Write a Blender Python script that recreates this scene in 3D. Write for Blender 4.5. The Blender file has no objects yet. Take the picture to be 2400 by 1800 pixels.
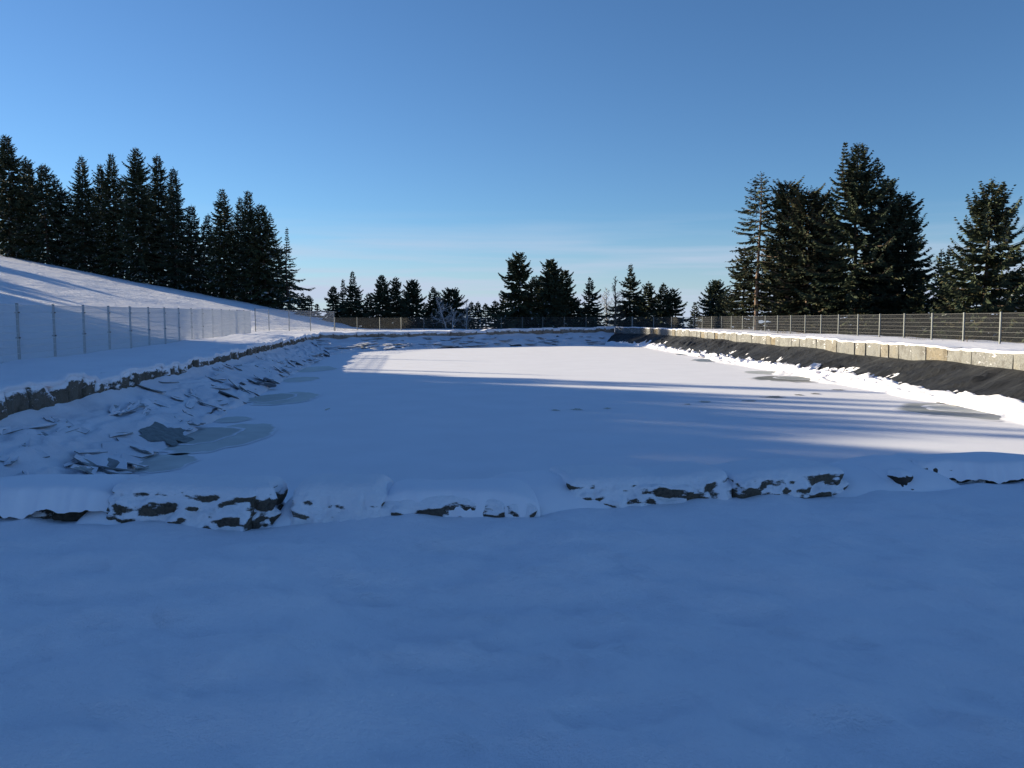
import bpy, math, random
import numpy as np
from mathutils import Vector

random.seed(7)
RNG = np.random.default_rng(11)
SC = bpy.context.scene
COL = SC.collection

# ------------------------------------------------------------------ camera
F_PX = 1941.0                 # focal length in pixels of the 2400 x 1800 photograph
CAM_Z = 2.35                  # eye height above the pond ice (ice = 0)
PITCH = math.atan(150.0 / F_PX)
cam_data = bpy.data.cameras.new("camera")
cam_data.sensor_width = 36.0
cam_data.lens = 36.0 * F_PX / 2400.0
cam_data.clip_start = 0.05
cam_data.clip_end = 20000.0
cam = bpy.data.objects.new("camera", cam_data)
cam.location = (0, 0, CAM_Z)
cam.rotation_euler = (math.pi / 2 - PITCH, 0, 0)
COL.objects.link(cam)
SC.camera = cam

# ------------------------------------------------------------------ light
SUN_AZ = math.radians(-64.0)   # clockwise from the view axis (+Y): sun stands to the left
SUN_EL = math.radians(14.0)
SUN_DIR = Vector((math.sin(SUN_AZ) * math.cos(SUN_EL), math.cos(SUN_AZ) * math.cos(SUN_EL), math.sin(SUN_EL)))

world = bpy.data.worlds.new("World")
SC.world = world
world.use_nodes = True
wn = world.node_tree
wn.nodes.clear()
w_out = wn.nodes.new("ShaderNodeOutputWorld")
w_bg = wn.nodes.new("ShaderNodeBackground")
w_bg.inputs["Strength"].default_value = 0.0715
sky = wn.nodes.new("ShaderNodeTexSky")
sky.sky_type = 'NISHITA'
sky.sun_disc = False
sky.sun_elevation = SUN_EL
sky.sun_rotation = SUN_AZ
sky.altitude = 900.0
sky.air_density = 1.0
sky.dust_density = 0.1
sky.ozone_density = 2.2
hsv = wn.nodes.new("ShaderNodeMixRGB")        # cool camera white balance, the same over the whole sky
hsv.blend_type = 'MULTIPLY'
hsv.inputs["Fac"].default_value = 1.0
hsv.inputs["Color2"].default_value = (0.505, 0.712, 0.935, 1)
wn.links.new(sky.outputs["Color"], hsv.inputs["Color1"])
# thin low wisps of cloud all round the horizon
tc = wn.nodes.new("ShaderNodeTexCoord")
mp = wn.nodes.new("ShaderNodeMapping")
mp.inputs["Scale"].default_value = (2.2, 2.2, 40.0)
wn.links.new(tc.outputs["Generated"], mp.inputs["Vector"])
nz = wn.nodes.new("ShaderNodeTexNoise")
nz.inputs["Scale"].default_value = 1.6
nz.inputs["Detail"].default_value = 5.0
nz.inputs["Roughness"].default_value = 0.5
wn.links.new(mp.outputs["Vector"], nz.inputs["Vector"])
sep = wn.nodes.new("ShaderNodeSeparateXYZ")
wn.links.new(tc.outputs["Generated"], sep.inputs["Vector"])
r1 = wn.nodes.new("ShaderNodeMapRange")
r1.inputs["From Min"].default_value = 0.42
r1.inputs["From Max"].default_value = 0.72
wn.links.new(nz.outputs["Fac"], r1.inputs["Value"])
r2 = wn.nodes.new("ShaderNodeMapRange")      # fade the wisps out with height
r2.inputs["From Min"].default_value = 0.035
r2.inputs["From Max"].default_value = 0.13
r2.inputs["To Min"].default_value = 0.95
r2.inputs["To Max"].default_value = 0.0
wn.links.new(sep.outputs["Z"], r2.inputs["Value"])
mul0 = wn.nodes.new("ShaderNodeMath"); mul0.operation = 'MULTIPLY'
wn.links.new(r1.outputs["Result"], mul0.inputs[0])
wn.links.new(r2.outputs["Result"], mul0.inputs[1])
r3 = wn.nodes.new("ShaderNodeMapRange")      # pale air along the whole horizon
r3.interpolation_type = 'SMOOTHSTEP'
r3.inputs["From Min"].default_value = -0.02
r3.inputs["From Max"].default_value = 0.13
r3.inputs["To Min"].default_value = 0.62
r3.inputs["To Max"].default_value = 0.0
wn.links.new(sep.outputs["Z"], r3.inputs["Value"])
mul = wn.nodes.new("ShaderNodeMath"); mul.operation = 'ADD'; mul.use_clamp = True
wn.links.new(mul0.outputs["Value"], mul.inputs[0])
wn.links.new(r3.outputs["Result"], mul.inputs[1])
mixw = wn.nodes.new("ShaderNodeMixRGB")
mixw.inputs["Color2"].default_value = (3.5, 4.1, 5.2, 1)
wn.links.new(mul.outputs["Value"], mixw.inputs["Fac"])
wn.links.new(hsv.outputs["Color"], mixw.inputs["Color1"])
wn.links.new(mixw.outputs["Color"], w_bg.inputs["Color"])
wn.links.new(w_bg.outputs["Background"], w_out.inputs["Surface"])

sun_data = bpy.data.lights.new("sun", 'SUN')
sun_data.energy = 4.75
sun_data.angle = math.radians(0.5)
sun_data.color = (1.0, 0.885, 0.63)
sun = bpy.data.objects.new("sun", sun_data)
sun.rotation_euler = (-SUN_DIR).to_track_quat('-Z', 'Y').to_euler()
sun.location = (-40, 20, 60)
COL.objects.link(sun)

SC.view_settings.view_transform = 'Standard'
SC.view_settings.look = 'None'
SC.view_settings.gamma = 1.0
SC.view_settings.use_curve_mapping = False
SC.view_settings.exposure = 1.1
SC.render.engine = 'CYCLES'

# ------------------------------------------------------------------ helpers
cp, sp_ = math.cos(PITCH), math.sin(PITCH)

def ray(px, py):
    u, v = px - 1200.0, -(py - 900.0)
    return np.array([u, F_PX * cp + v * sp_, v * cp - F_PX * sp_])

def at_e(px, py, e):
    """ground point seen at a pixel, on the level e metres relative to the eye"""
    d = ray(px, py)
    k = e / d[2]
    return np.array([d[0] * k, d[1] * k])

def at_y(px, py, Y):
    d = ray(px, py)
    k = Y / d[1]
    return np.array([d[0] * k, Y, d[2] * k + CAM_Z])

def hash3(ix, iy, iz, seed):
    h = (ix.astype(np.int64) * 374761393 + iy.astype(np.int64) * 668265263 + iz.astype(np.int64) * 2147483647 + seed * 974711) & 0xFFFFFFFF
    h = ((h ^ (h >> 13)) * 1274126177) & 0xFFFFFFFF
    h = h ^ (h >> 16)
    return (h & 0xFFFF) / 65535.0

def vnoise(x, y, z=None, seed=0):
    x = np.asarray(x, float); y = np.asarray(y, float)
    z = np.zeros_like(x) if z is None else np.asarray(z, float)
    ix, iy, iz = np.floor(x), np.floor(y), np.floor(z)
    fx, fy, fz = x - ix, y - iy, z - iz
    fx, fy, fz = [f * f * f * (f * (f * 6 - 15) + 10) for f in (fx, fy, fz)]
    r = 0
    for dx in (0, 1):
        for dy in (0, 1):
            for dz in (0, 1):
                w = (fx if dx else 1 - fx) * (fy if dy else 1 - fy) * (fz if dz else 1 - fz)
                r = r + w * hash3(ix + dx, iy + dy, iz + dz, seed)
    return r * 2 - 1

def fbm(x, y, z=None, seed=0, octv=4, gain=0.5):
    a, r, s = 1.0, 0, 1.0
    for i in range(octv):
        r = r + a * vnoise(np.asarray(x) * s + i * 17.3, np.asarray(y) * s - i * 9.1, None if z is None else np.asarray(z) * s + i * 4.7, seed + i)
        a *= gain; s *= 2.03
    return r

def sstep(a, b, x):
    t = np.clip((np.asarray(x, float) - a) / (b - a), 0, 1)
    return t * t * (3 - 2 * t)

def mesh_obj(name, verts, faces, mats, parent=None, smooth=True, mat_idx=None, loc=None):
    """verts (n,3); faces: (m,k) array of equal-sized faces or a list of lists"""
    me = bpy.data.meshes.new(name)
    verts = np.asarray(verts, np.float32)
    if isinstance(faces, np.ndarray):
        m, k = faces.shape
        me.vertices.add(len(verts)); me.vertices.foreach_set("co", verts.ravel())
        me.loops.add(m * k); me.loops.foreach_set("vertex_index", faces.astype(np.int32).ravel())
        me.polygons.add(m)
        me.polygons.foreach_set("loop_start", np.arange(0, m * k, k, dtype=np.int32))
        me.polygons.foreach_set("loop_total", np.full(m, k, np.int32))
    else:
        me.from_pydata([tuple(v) for v in verts], [], faces)
    for mt in (mats if isinstance(mats, (list, tuple)) else [mats]):
        me.materials.append(mt)
    if mat_idx is not None:
        me.polygons.foreach_set("material_index", np.asarray(mat_idx, np.int32))
    me.polygons.foreach_set("use_smooth", np.full(len(me.polygons), smooth, bool))
    me.update(calc_edges=True)
    o = bpy.data.objects.new(name, me)
    COL.objects.link(o)
    if parent is not None:
        o.parent = parent
    if loc is not None:
        o.location = loc
    return o

def empty(name, loc, label=None, cat=None, group=None, kind=None, parent=None):
    o = bpy.data.objects.new(name, None)
    o.empty_display_size = 0.3
    COL.objects.link(o)
    o.location = loc
    tag(o, label, cat, group, kind)
    if parent is not None:
        o.parent = parent
    return o

def tag(o, label=None, cat=None, group=None, kind=None):
    if label: o["label"] = label
    if cat: o["category"] = cat
    if group: o["group"] = group
    if kind: o["kind"] = kind
    return o

def grid_faces(n, m, wrap=False):
    """n rows x m columns of vertices"""
    r = np.arange(n - 1)[:, None]
    c = np.arange(m if wrap else m - 1)[None, :]
    c2 = (c + 1) % m
    a = r * m + c; b = r * m + c2; d = (r + 1) * m + c; e = (r + 1) * m + c2
    return np.stack([a, b, e, d], -1).reshape(-1, 4)

class Path:
    def __init__(self, pts):
        self.p = np.array(pts, float)
        self.s = np.r_[0, np.cumsum(np.linalg.norm(np.diff(self.p[:, :2], axis=0), axis=1))]
        self.L = self.s[-1]
    def at(self, s):
        return np.stack([np.interp(s, self.s, self.p[:, k]) for k in range(self.p.shape[1])], -1)

def box_mesh_data(boxes):
    """list of (centre, size) -> verts, quads"""
    V, Q = [], []
    base = np.array([[-1, -1, -1], [1, -1, -1], [1, 1, -1], [-1, 1, -1], [-1, -1, 1], [1, -1, 1], [1, 1, 1], [-1, 1, 1]]) * 0.5
    q = np.array([[0, 3, 2, 1], [4, 5, 6, 7], [0, 1, 5, 4], [1, 2, 6, 5], [2, 3, 7, 6], [3, 0, 4, 7]])
    for i, (c, s) in enumerate(boxes):
        V.append(base * np.array(s) + np.array(c)); Q.append(q + 8 * i)
    return np.concatenate(V), np.concatenate(Q)

def tube(pts, radii, n=6):
    pts = np.asarray(pts, float); radii = np.asarray(radii, float)
    V = []
    tang = np.gradient(pts, axis=0)
    tang /= np.linalg.norm(tang, axis=1)[:, None] + 1e-9
    for p, t, r in zip(pts, tang, radii):
        ref = np.array([0, 0, 1.0]) if abs(t[2]) < 0.8 else np.array([1.0, 0, 0])
        a = np.cross(t, ref); a /= np.linalg.norm(a)
        b = np.cross(t, a)
        ang = np.arange(n) * 2 * math.pi / n
        V.append(p + r * (np.cos(ang)[:, None] * a + np.sin(ang)[:, None] * b))
    return np.concatenate(V), grid_faces(len(pts), n, wrap=True)

def join(parts):
    V, Q, o = [], [], 0
    for v, q in parts:
        V.append(v); Q.append(q + o); o += len(v)
    return np.concatenate(V), np.concatenate(Q)

# ------------------------------------------------------------------ materials
def new_mat(name):
    m = bpy.data.materials.new(name)
    m.use_nodes = True
    nt = m.node_tree
    return m, nt, nt.nodes["Principled BSDF"]

def coord(nt, scale, kind="Object"):
    t = nt.nodes.new("ShaderNodeTexCoord")
    mpn = nt.nodes.new("ShaderNodeMapping")
    mpn.inputs["Scale"].default_value = scale if isinstance(scale, tuple) else (scale,) * 3
    nt.links.new(t.outputs[kind], mpn.inputs["Vector"])
    return mpn.outputs["Vector"]

def noise(nt, vec, scale, detail=4, rough=0.55):
    n = nt.nodes.new("ShaderNodeTexNoise")
    n.inputs["Scale"].default_value = scale
    n.inputs["Detail"].default_value = detail
    n.inputs["Roughness"].default_value = rough
    if vec is not None:
        nt.links.new(vec, n.inputs["Vector"])
    return n.outputs["Fac"]

def ramp(nt, fac, stops):
    r = nt.nodes.new("ShaderNodeValToRGB")
    el = r.color_ramp.elements
    while len(el) < len(stops):
        el.new(0.5)
    for e, (p, c) in zip(el, stops):
        e.position = p
        e.color = (*c, 1)
    nt.links.new(fac, r.inputs["Fac"])
    return r.outputs["Color"]

def bump(nt, bsdf, height, strength, dist):
    b = nt.nodes.new("ShaderNodeBump")
    b.inputs["Strength"].default_value = strength
    b.inputs["Distance"].default_value = dist
    nt.links.new(height, b.inputs["Height"])
    nt.links.new(b.outputs["Normal"], bsdf.inputs["Normal"])
    return b

def add(nt, a, b, op='ADD'):
    m = nt.nodes.new("ShaderNodeMath"); m.operation = op
    for i, x in enumerate((a, b)):
        if isinstance(x, (int, float)): m.inputs[i].default_value = x
        else: nt.links.new(x, m.inputs[i])
    return m.outputs["Value"]

def make_snow(name, base=(0.92, 0.90, 0.965), s1=9.0, s2=60.0, st=0.5, dist=0.03, var=0.04):
    m, nt, b = new_mat(name)
    v = coord(nt, 1.0)
    n1 = noise(nt, v, s1, 5, 0.6)
    n2 = noise(nt, v, s2, 4, 0.6)
    c = ramp(nt, noise(nt, v, 0.7, 4), [(0.3, tuple(x - var for x in base)), (0.7, base)])
    nt.links.new(c, b.inputs["Base Color"])
    b.inputs["Roughness"].default_value = 0.75
    b.inputs["Specular IOR Level"].default_value = 0.2
    h = add(nt, n1, add(nt, n2, 0.25, 'MULTIPLY'))
    bump(nt, b, h, st, dist)
    return m

M = {}
M['snow'] = make_snow("snow", s1=7.0, s2=95.0, st=0.75, dist=0.035)
M['hill_snow'] = make_snow("hill_snow", s1=1.4, s2=6.0, st=1.0, dist=0.42)
M['ice_snow'] = make_snow("ice_snow", base=(0.88, 0.865, 0.93), s1=3.0, s2=30.0, st=0.12, dist=0.02, var=0.05)
M['cap_snow'] = make_snow("cap_snow", s1=12.0, s2=70.0, st=0.4, dist=0.012)
M['crust_snow'] = make_snow("crust_snow", base=(0.82, 0.815, 0.885), s1=6.0, s2=30.0, st=0.5, dist=0.04, var=0.14)

def make_stone(name, cols, snow_amt, scale=1.0, warm=0.0):
    """cols: ramp stops; snow_amt: how much snow clings to the face"""
    m, nt, b = new_mat(name)
    v = coord(nt, 1.0, "Object")
    oi = nt.nodes.new("ShaderNodeObjectInfo")
    # per-stone offset of the texture
    addv = nt.nodes.new("ShaderNodeVectorMath"); addv.operation = 'ADD'
    mulv = nt.nodes.new("ShaderNodeVectorMath"); mulv.operation = 'SCALE'
    mulv.inputs[0].default_value = (37.0, 91.0, 53.0)
    nt.links.new(oi.outputs["Random"], mulv.inputs["Scale"])
    nt.links.new(v, addv.inputs[0]); nt.links.new(mulv.outputs[0], addv.inputs[1])
    vv = addv.outputs[0]
    tone = ramp(nt, oi.outputs["Random"], cols)
    n_big = noise(nt, vv, 2.2 * scale, 5, 0.62)
    n_fine = noise(nt, vv, 22.0 * scale, 5, 0.65)
    mott = ramp(nt, n_fine, [(0.28, (0.45, 0.44, 0.42)), (0.52, (0.92, 0.9, 0.88)), (0.75, (1.2, 1.18, 1.12))])
    stain = ramp(nt, n_big, [(0.36, (0.62, 0.58, 0.54)), (0.52, (1, 1, 1)), (0.72, (1.04, 0.97, 0.86))])
    mx = nt.nodes.new("ShaderNodeMixRGB"); mx.blend_type = 'MULTIPLY'; mx.inputs["Fac"].default_value = 1
    nt.links.new(tone, mx.inputs["Color1"]); nt.links.new(mott, mx.inputs["Color2"])
    mx2 = nt.nodes.new("ShaderNodeMixRGB"); mx2.blend_type = 'MULTIPLY'; mx2.inputs["Fac"].default_value = 0.8
    nt.links.new(mx.outputs["Color"], mx2.inputs["Color1"]); nt.links.new(stain, mx2.inputs["Color2"])
    col = mx2.outputs["Color"]
    hgt = add(nt, n_fine, add(nt, n_big, 1.6, 'MULTIPLY'))
    if snow_amt > -0.2:
        geo = nt.nodes.new("ShaderNodeNewGeometry")
        sx = nt.nodes.new("ShaderNodeSeparateXYZ")
        nt.links.new(geo.outputs["Normal"], sx.inputs["Vector"])
        stv = nt.nodes.new("ShaderNodeVectorMath"); stv.operation = 'MULTIPLY'
        stv.inputs[1].default_value = (0.5, 0.5, 1.5)
        nt.links.new(vv, stv.inputs[0])
        ns = noise(nt, stv.outputs[0], 4.5 * scale, 8, 0.74)
        f = add(nt, add(nt, ns, add(nt, sx.outputs["Z"], 0.55, 'MULTIPLY')), snow_amt)
        mr = nt.nodes.new("ShaderNodeMapRange")
        mr.inputs["From Min"].default_value = 0.60
        mr.inputs["From Max"].default_value = 0.66
        nt.links.new(f, mr.inputs["Value"])
        mx3 = nt.nodes.new("ShaderNodeMixRGB")
        nt.links.new(mr.outputs["Result"], mx3.inputs["Fac"])
        nt.links.new(col, mx3.inputs["Color1"])
        mx3.inputs["Color2"].default_value = (0.90, 0.885, 0.945, 1)
        col = mx3.outputs["Color"]
        hgt = add(nt, add(nt, hgt, 0.6, 'MULTIPLY'), add(nt, mr.outputs["Result"], 1.2, 'MULTIPLY'))
    nt.links.new(col, b.inputs["Base Color"])
    b.inputs["Roughness"].default_value = 0.85
    b.inputs["Specular IOR Level"].default_value = 0.25
    bump(nt, b, hgt, 0.7, 0.03)
    return m

M['stone_right'] = make_stone("sunlit_block", [(0.0, (0.222, 0.228, 0.238)), (0.3, (0.245, 0.248, 0.252)), (0.5, (0.215, 0.222, 0.235)), (0.78, (0.24, 0.24, 0.242)), (0.92, (0.225, 0.19, 0.14)), (0.98, (0.20, 0.205, 0.21))], 0)
M['stone_left'] = make_stone("rough_block", [(0.0, (0.12, 0.105, 0.09)), (0.5, (0.17, 0.145, 0.12)), (1.0, (0.14, 0.115, 0.09))], 0.002, scale=1.5)
M['stone_back'] = make_stone("far_block", [(0.0, (0.27, 0.23, 0.20)), (0.5, (0.34, 0.30, 0.26)), (1.0, (0.30, 0.23, 0.18))], -0.05)
M['stone_near'] = make_stone("near_boulder", [(0.0, (0.13, 0.11, 0.09)), (0.5, (0.15, 0.125, 0.10)), (1.0, (0.12, 0.10, 0.082))], 0.05, scale=1.9)
M['stone_dark'] = make_stone("bare_boulder", [(0.0, (0.10, 0.088, 0.078)), (1.0, (0.12, 0.10, 0.085))], 0.014, scale=2.2)

M['stone_plaster'] = make_stone("snow_plastered_boulder", [(0.0, (0.17, 0.155, 0.14)), (1.0, (0.17, 0.15, 0.135))], 0.10, scale=2.2)
M['stone_bare'] = make_stone("dark_boulder", [(0.0, (0.07, 0.062, 0.055)), (1.0, (0.085, 0.07, 0.06))], -0.17, scale=1.3)

def make_liner():
    m, nt, b = new_mat("liner_membrane")
    t = nt.nodes.new("ShaderNodeTexCoord")
    mpn = nt.nodes.new("ShaderNodeMapping")
    mpn.inputs["Rotation"].default_value = (0, 0, math.radians(28))
    mpn.inputs["Scale"].default_value = (0.35, 2.4, 0.6)
    nt.links.new(t.outputs["Object"], mpn.inputs["Vector"])
    v = mpn.outputs["Vector"]
    n = noise(nt, v, 1.0, 7, 0.66)
    c = ramp(nt, n, [(0.32, (0.011, 0.0115, 0.014)), (0.52, (0.021, 0.022, 0.026)), (0.72, (0.054, 0.055, 0.058))])
    nt.links.new(c, b.inputs["Base Color"])
    b.inputs["Roughness"].default_value = 0.6
    b.inputs["Specular IOR Level"].default_value = 0.25
    bump(nt, b, n, 0.9, 0.22)
    return m
M['liner'] = make_liner()

def simple(name, col, rough=0.6, metal=0.0, spec=0.3, nscale=None, var=0.25, bst=0.0):
    m, nt, b = new_mat(name)
    if nscale:
        v = coord(nt, 1.0)
        n = noise(nt, v, nscale, 5, 0.6)
        c = ramp(nt, n, [(0.3, tuple(x * (1 - var) for x in col)), (0.7, tuple(min(1, x * (1 + var)) for x in col))])
        nt.links.new(c, b.inputs["Base Color"])
        if bst: bump(nt, b, n, bst, 0.02)
    else:
        b.inputs["Base Color"].default_value = (*col, 1)
    b.inputs["Roughness"].default_value = rough
    b.inputs["Metallic"].default_value = metal
    b.inputs["Specular IOR Level"].default_value = spec
    return m

M['dark_ice'] = simple("dark_ice", (0.085, 0.105, 0.115), 0.5, 0, 0.35, 7.0, 0.6, 0.5)
M['slab_edge'] = simple("slab_edge", (0.22, 0.23, 0.245), 0.5, 0, 0.4, 5.0, 0.4, 0.3)
M['zinc'] = simple("galvanised_steel", (0.19, 0.20, 0.20), 0.5, 0.3, 0.5, 9.0, 0.18)
M['wire'] = simple("galvanised_wire", (0.11, 0.11, 0.115), 0.5, 0.2, 0.4)
M['frost_wire'] = simple("frosted_wire", (0.60, 0.61, 0.64), 0.7, 0.0, 0.3)
M['clamp'] = simple("dark_clamp", (0.05, 0.05, 0.055), 0.5, 0.2)
M['bark'] = simple("bark", (0.085, 0.062, 0.050), 0.9, 0, 0.1, 6.0, 0.4, 0.5)
M['bark_pale'] = simple("pale_bark", (0.22, 0.155, 0.125), 0.9, 0, 0.1, 6.0, 0.35, 0.5)
M['frost'] = simple("frosted_twigs", (0.42, 0.41, 0.42), 0.8, 0, 0.2, 4.0, 0.2)
M['twig'] = simple("bare_twigs", (0.12, 0.09, 0.07), 0.9, 0, 0.1)
M['grass'] = simple("dry_grass", (0.20, 0.14, 0.07), 0.9, 0, 0.1)
M['board'] = simple("dark_board", (0.035, 0.03, 0.028), 0.8, 0, 0.2, 8.0, 0.3)

def make_needle(name, c1, c2):
    m, nt, b = new_mat(name)
    v = coord(nt, 1.0)
    n = noise(nt, v, 0.9, 3, 0.6)
    c = ramp(nt, n, [(0.35, c1), (0.65, c2)])
    oi = nt.nodes.new("ShaderNodeObjectInfo")
    tint = ramp(nt, oi.outputs["Random"], [(0.0, (0.82, 0.86, 0.9)), (0.5, (1, 1, 1)), (1.0, (1.18, 1.08, 0.9))])
    mx = nt.nodes.new("ShaderNodeMixRGB"); mx.blend_type = 'MULTIPLY'; mx.inputs["Fac"].default_value = 1
    nt.links.new(c, mx.inputs["Color1"]); nt.links.new(tint, mx.inputs["Color2"])
    nt.links.new(mx.outputs["Color"], b.inputs["Base Color"])
    b.inputs["Roughness"].default_value = 0.8
    b.inputs["Specular IOR Level"].default_value = 0.15
    return m
M['needle'] = make_needle("spruce_needles", (0.036, 0.052, 0.034), (0.062, 0.076, 0.044))
M['needle_b'] = make_needle("spruce_needles_brown", (0.058, 0.054, 0.029), (0.080, 0.070, 0.038))
M['needle_snow'] = simple("snow_on_needles", (0.55, 0.57, 0.60), 0.8, 0, 0.1)

# ------------------------------------------------------------------ levels and outlines (x right, y ahead, e = height relative to the eye)
W_LEFT = [(-6.9, 5.2, -1.62, -1.12), (-7.3, 7.4, -1.63, -1.12), (-8.2, 13.2, -1.66, -1.12), (-9.3, 20.6, -1.66, -1.27), (-10.4, 28.0, -1.66, -1.28), (-11.85, 38.0, -1.65, -1.21), (-15.4, 62.5, -1.60, -1.16)]
I_LEFT = [(-4.0, 8.3), (-4.9, 9.6), (-6.15, 13.3), (-7.3, 21.0), (-8.4, 28.4), (-9.9, 38.3), (-12.3, 55.5)]
W_BACK = [(-15.4, 62.5, -1.60, -1.16), (-15.5, 67.0, -1.58, -1.11), (-9.0, 71.6, -1.52, -1.05), (-3.0, 75.4, -1.45, -0.96), (4.0, 80.2, -1.36, -0.80), (10.4, 84.0, -1.30, -0.74)]
I_BACK = [(-12.3, 55.5), (-11.6, 60.8), (-7.8, 66.9), (-3.6, 71.0), (3.0, 76.4), (9.0, 79.6)]
W_RIGHT = [(10.4, 84.0, -1.30, -0.74), (12.6, 78.0, -1.28, -0.75), (13.7, 70.0, -1.29, -0.79), (14.4, 60.0, -1.33, -0.84), (14.4, 45.0, -1.37, -0.88), (14.4, 28.0, -1.41, -0.92), (14.4, 13.0, -1.43, -0.95)]
I_RIGHT = [(9.0, 79.6), (11.3, 76.0), (11.9, 68.0), (12.1, 58.0), (12.1, 43.0), (12.1, 28.0), (12.1, 15.0)]
# near wall: outer (camera side) foot of the stones
near_px = [(-420, 1205), (0, 1207), (400, 1222), (650, 1220), (1050, 1219), (1330, 1186), (1900, 1156), (2400, 1116)]
NEAR = [at_e(px, py, -1.34 + 0.07 * max(0, (px - 1200) / 1200)) for px, py in near_px]
W_NEAR = [(14.4, 13.0, -1.35, -1.0), (11.0, 10.3, -1.30, -1.0), (7.6, 8.6, -1.28, -1.0)] + [(p[0], p[1] + 0.0, -1.34 + 0.07 * max(0, (q[0] - 1200) / 1200), -1.08) for p, q in zip(NEAR[::-1], near_px[::-1])] + [(-6.9, 5.2, -1.36, -1.15)]
I_NEAR = [(12.1, 15.0), (9.6, 12.8), (7.0, 11.2), (4.8, 10.2), (3.4, 9.7), (0.9, 9.0), (-0.4, 8.8), (-1.5, 8.7), (-2.2, 8.6), (-3.0, 8.5), (-3.5, 8.4), (-4.0, 8.3)]
while len(I_NEAR) < len(W_NEAR):
    I_NEAR.insert(-1, tuple((np.array(I_NEAR[-1]) + np.array(I_NEAR[-2])) / 2))
I_NEAR = I_NEAR[:len(W_NEAR) - 1] + [(-4.0, 8.3)]

CTRL = np.array([(0, 0, -1.56), (-5, -3, -1.58), (5, -2, -1.55), (0, -12, -1.6), (2.5, 3, -1.45), (-2.5, 3, -1.45),
    (-3.6, 5.4, -1.35), (-1, 5.5, -1.35), (1.2, 5.7, -1.33), (3, 6.3, -1.29), (4.6, 6.9, -1.27), (8, 8, -1.15), (12, 9, -1.05), (14.5, 11, -1.0),
    (-9, 5, -1.25), (-9.5, 13, -1.2), (-11, 21, -1.27), (-12, 28, -1.25), (-13.2, 38, -1.17), (-16.6, 62, -1.1),
    (-12.6, 14, -1.22), (-14, 23.3, -1.20), (-16.4, 40, -1.08), (-19.5, 62, -0.95), (-16, 75, -1.02), (-14, 72, -1.06), (-11, 80, -1.0), (-4, 84, -0.98),
    (4, 85.5, -0.9), (12, 85, -0.84), (-2, 79, -0.98), (6, 83, -0.82), (15.2, 20, -0.92), (15.2, 32, -0.9), (15.2, 45, -0.86), (15.2, 60, -0.82), (14, 74, -0.78), (19, 32, -0.885),
    (19, 57, -0.87), (16.5, 79, -0.85), (19, 14, -0.92), (30, 10, -1.0), (24, -10, -1.3)])

def ground_e(x, y):
    x = np.asarray(x, float); y = np.asarray(y, float)
    d2 = (x[..., None] - CTRL[:, 0]) ** 2 + (y[..., None] - CTRL[:, 1]) ** 2
    w = 1.0 / (d2 + 2.0) ** 1.7
    e = (w * CTRL[:, 2]).sum(-1) / w.sum(-1)
    # hillside rising beyond the left fence
    toe = np.interp(y, [-60, 0, 23, 60, 82, 112, 200], [-12, -13.5, -16.2, -20.8, -17.5, -18.0, -18])
    d = toe - x
    soft = np.where(d > 18, d, 1.6 * np.log1p(np.exp(np.clip(d, -40, 18) / 1.6)))
    hill = 0.19 * soft + 0.00018 * np.clip(soft - 20, 0, 60) ** 2
    hill = hill * (1 - sstep(90, 170, soft) * 0.25)
    hill = np.minimum(hill, 24)
    # the summit falls away behind the back fence and behind the crest
    zd = 88 + 24 * sstep(-16, -26, x) if False else 88 + 24 * (1 - sstep(-27, -14, x))
    over = np.clip(y - zd, 0, None)
    drop = 0.10 * over + 0.0006 * over ** 2
    drop = np.where(drop > 34, 34, drop)
    # and to the right of the right fence
    xr = np.interp(y, [0, 57, 80, 90, 120], [20.5, 20.5, 18.5, 18, 18])
    dr = np.clip(x - xr, 0, None)
    drop2 = np.minimum(3.2 * (1 - np.exp(-dr / 5.5)) + 0.02 * dr, 12)
    r = np.hypot(x, y - 40)
    far = 45 * sstep(140, 700, r)
    lump = 0.06 * fbm(x * 0.11, y * 0.11, seed=5, octv=3) * sstep(2, 25, np.hypot(x, y)) + 0.03 * fbm(x * 0.5, y * 0.5, seed=9, octv=2)
    e = e + hill * (1 - sstep(140, 600, r)) - np.maximum(drop, drop2) + lump - far
    return e

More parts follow.
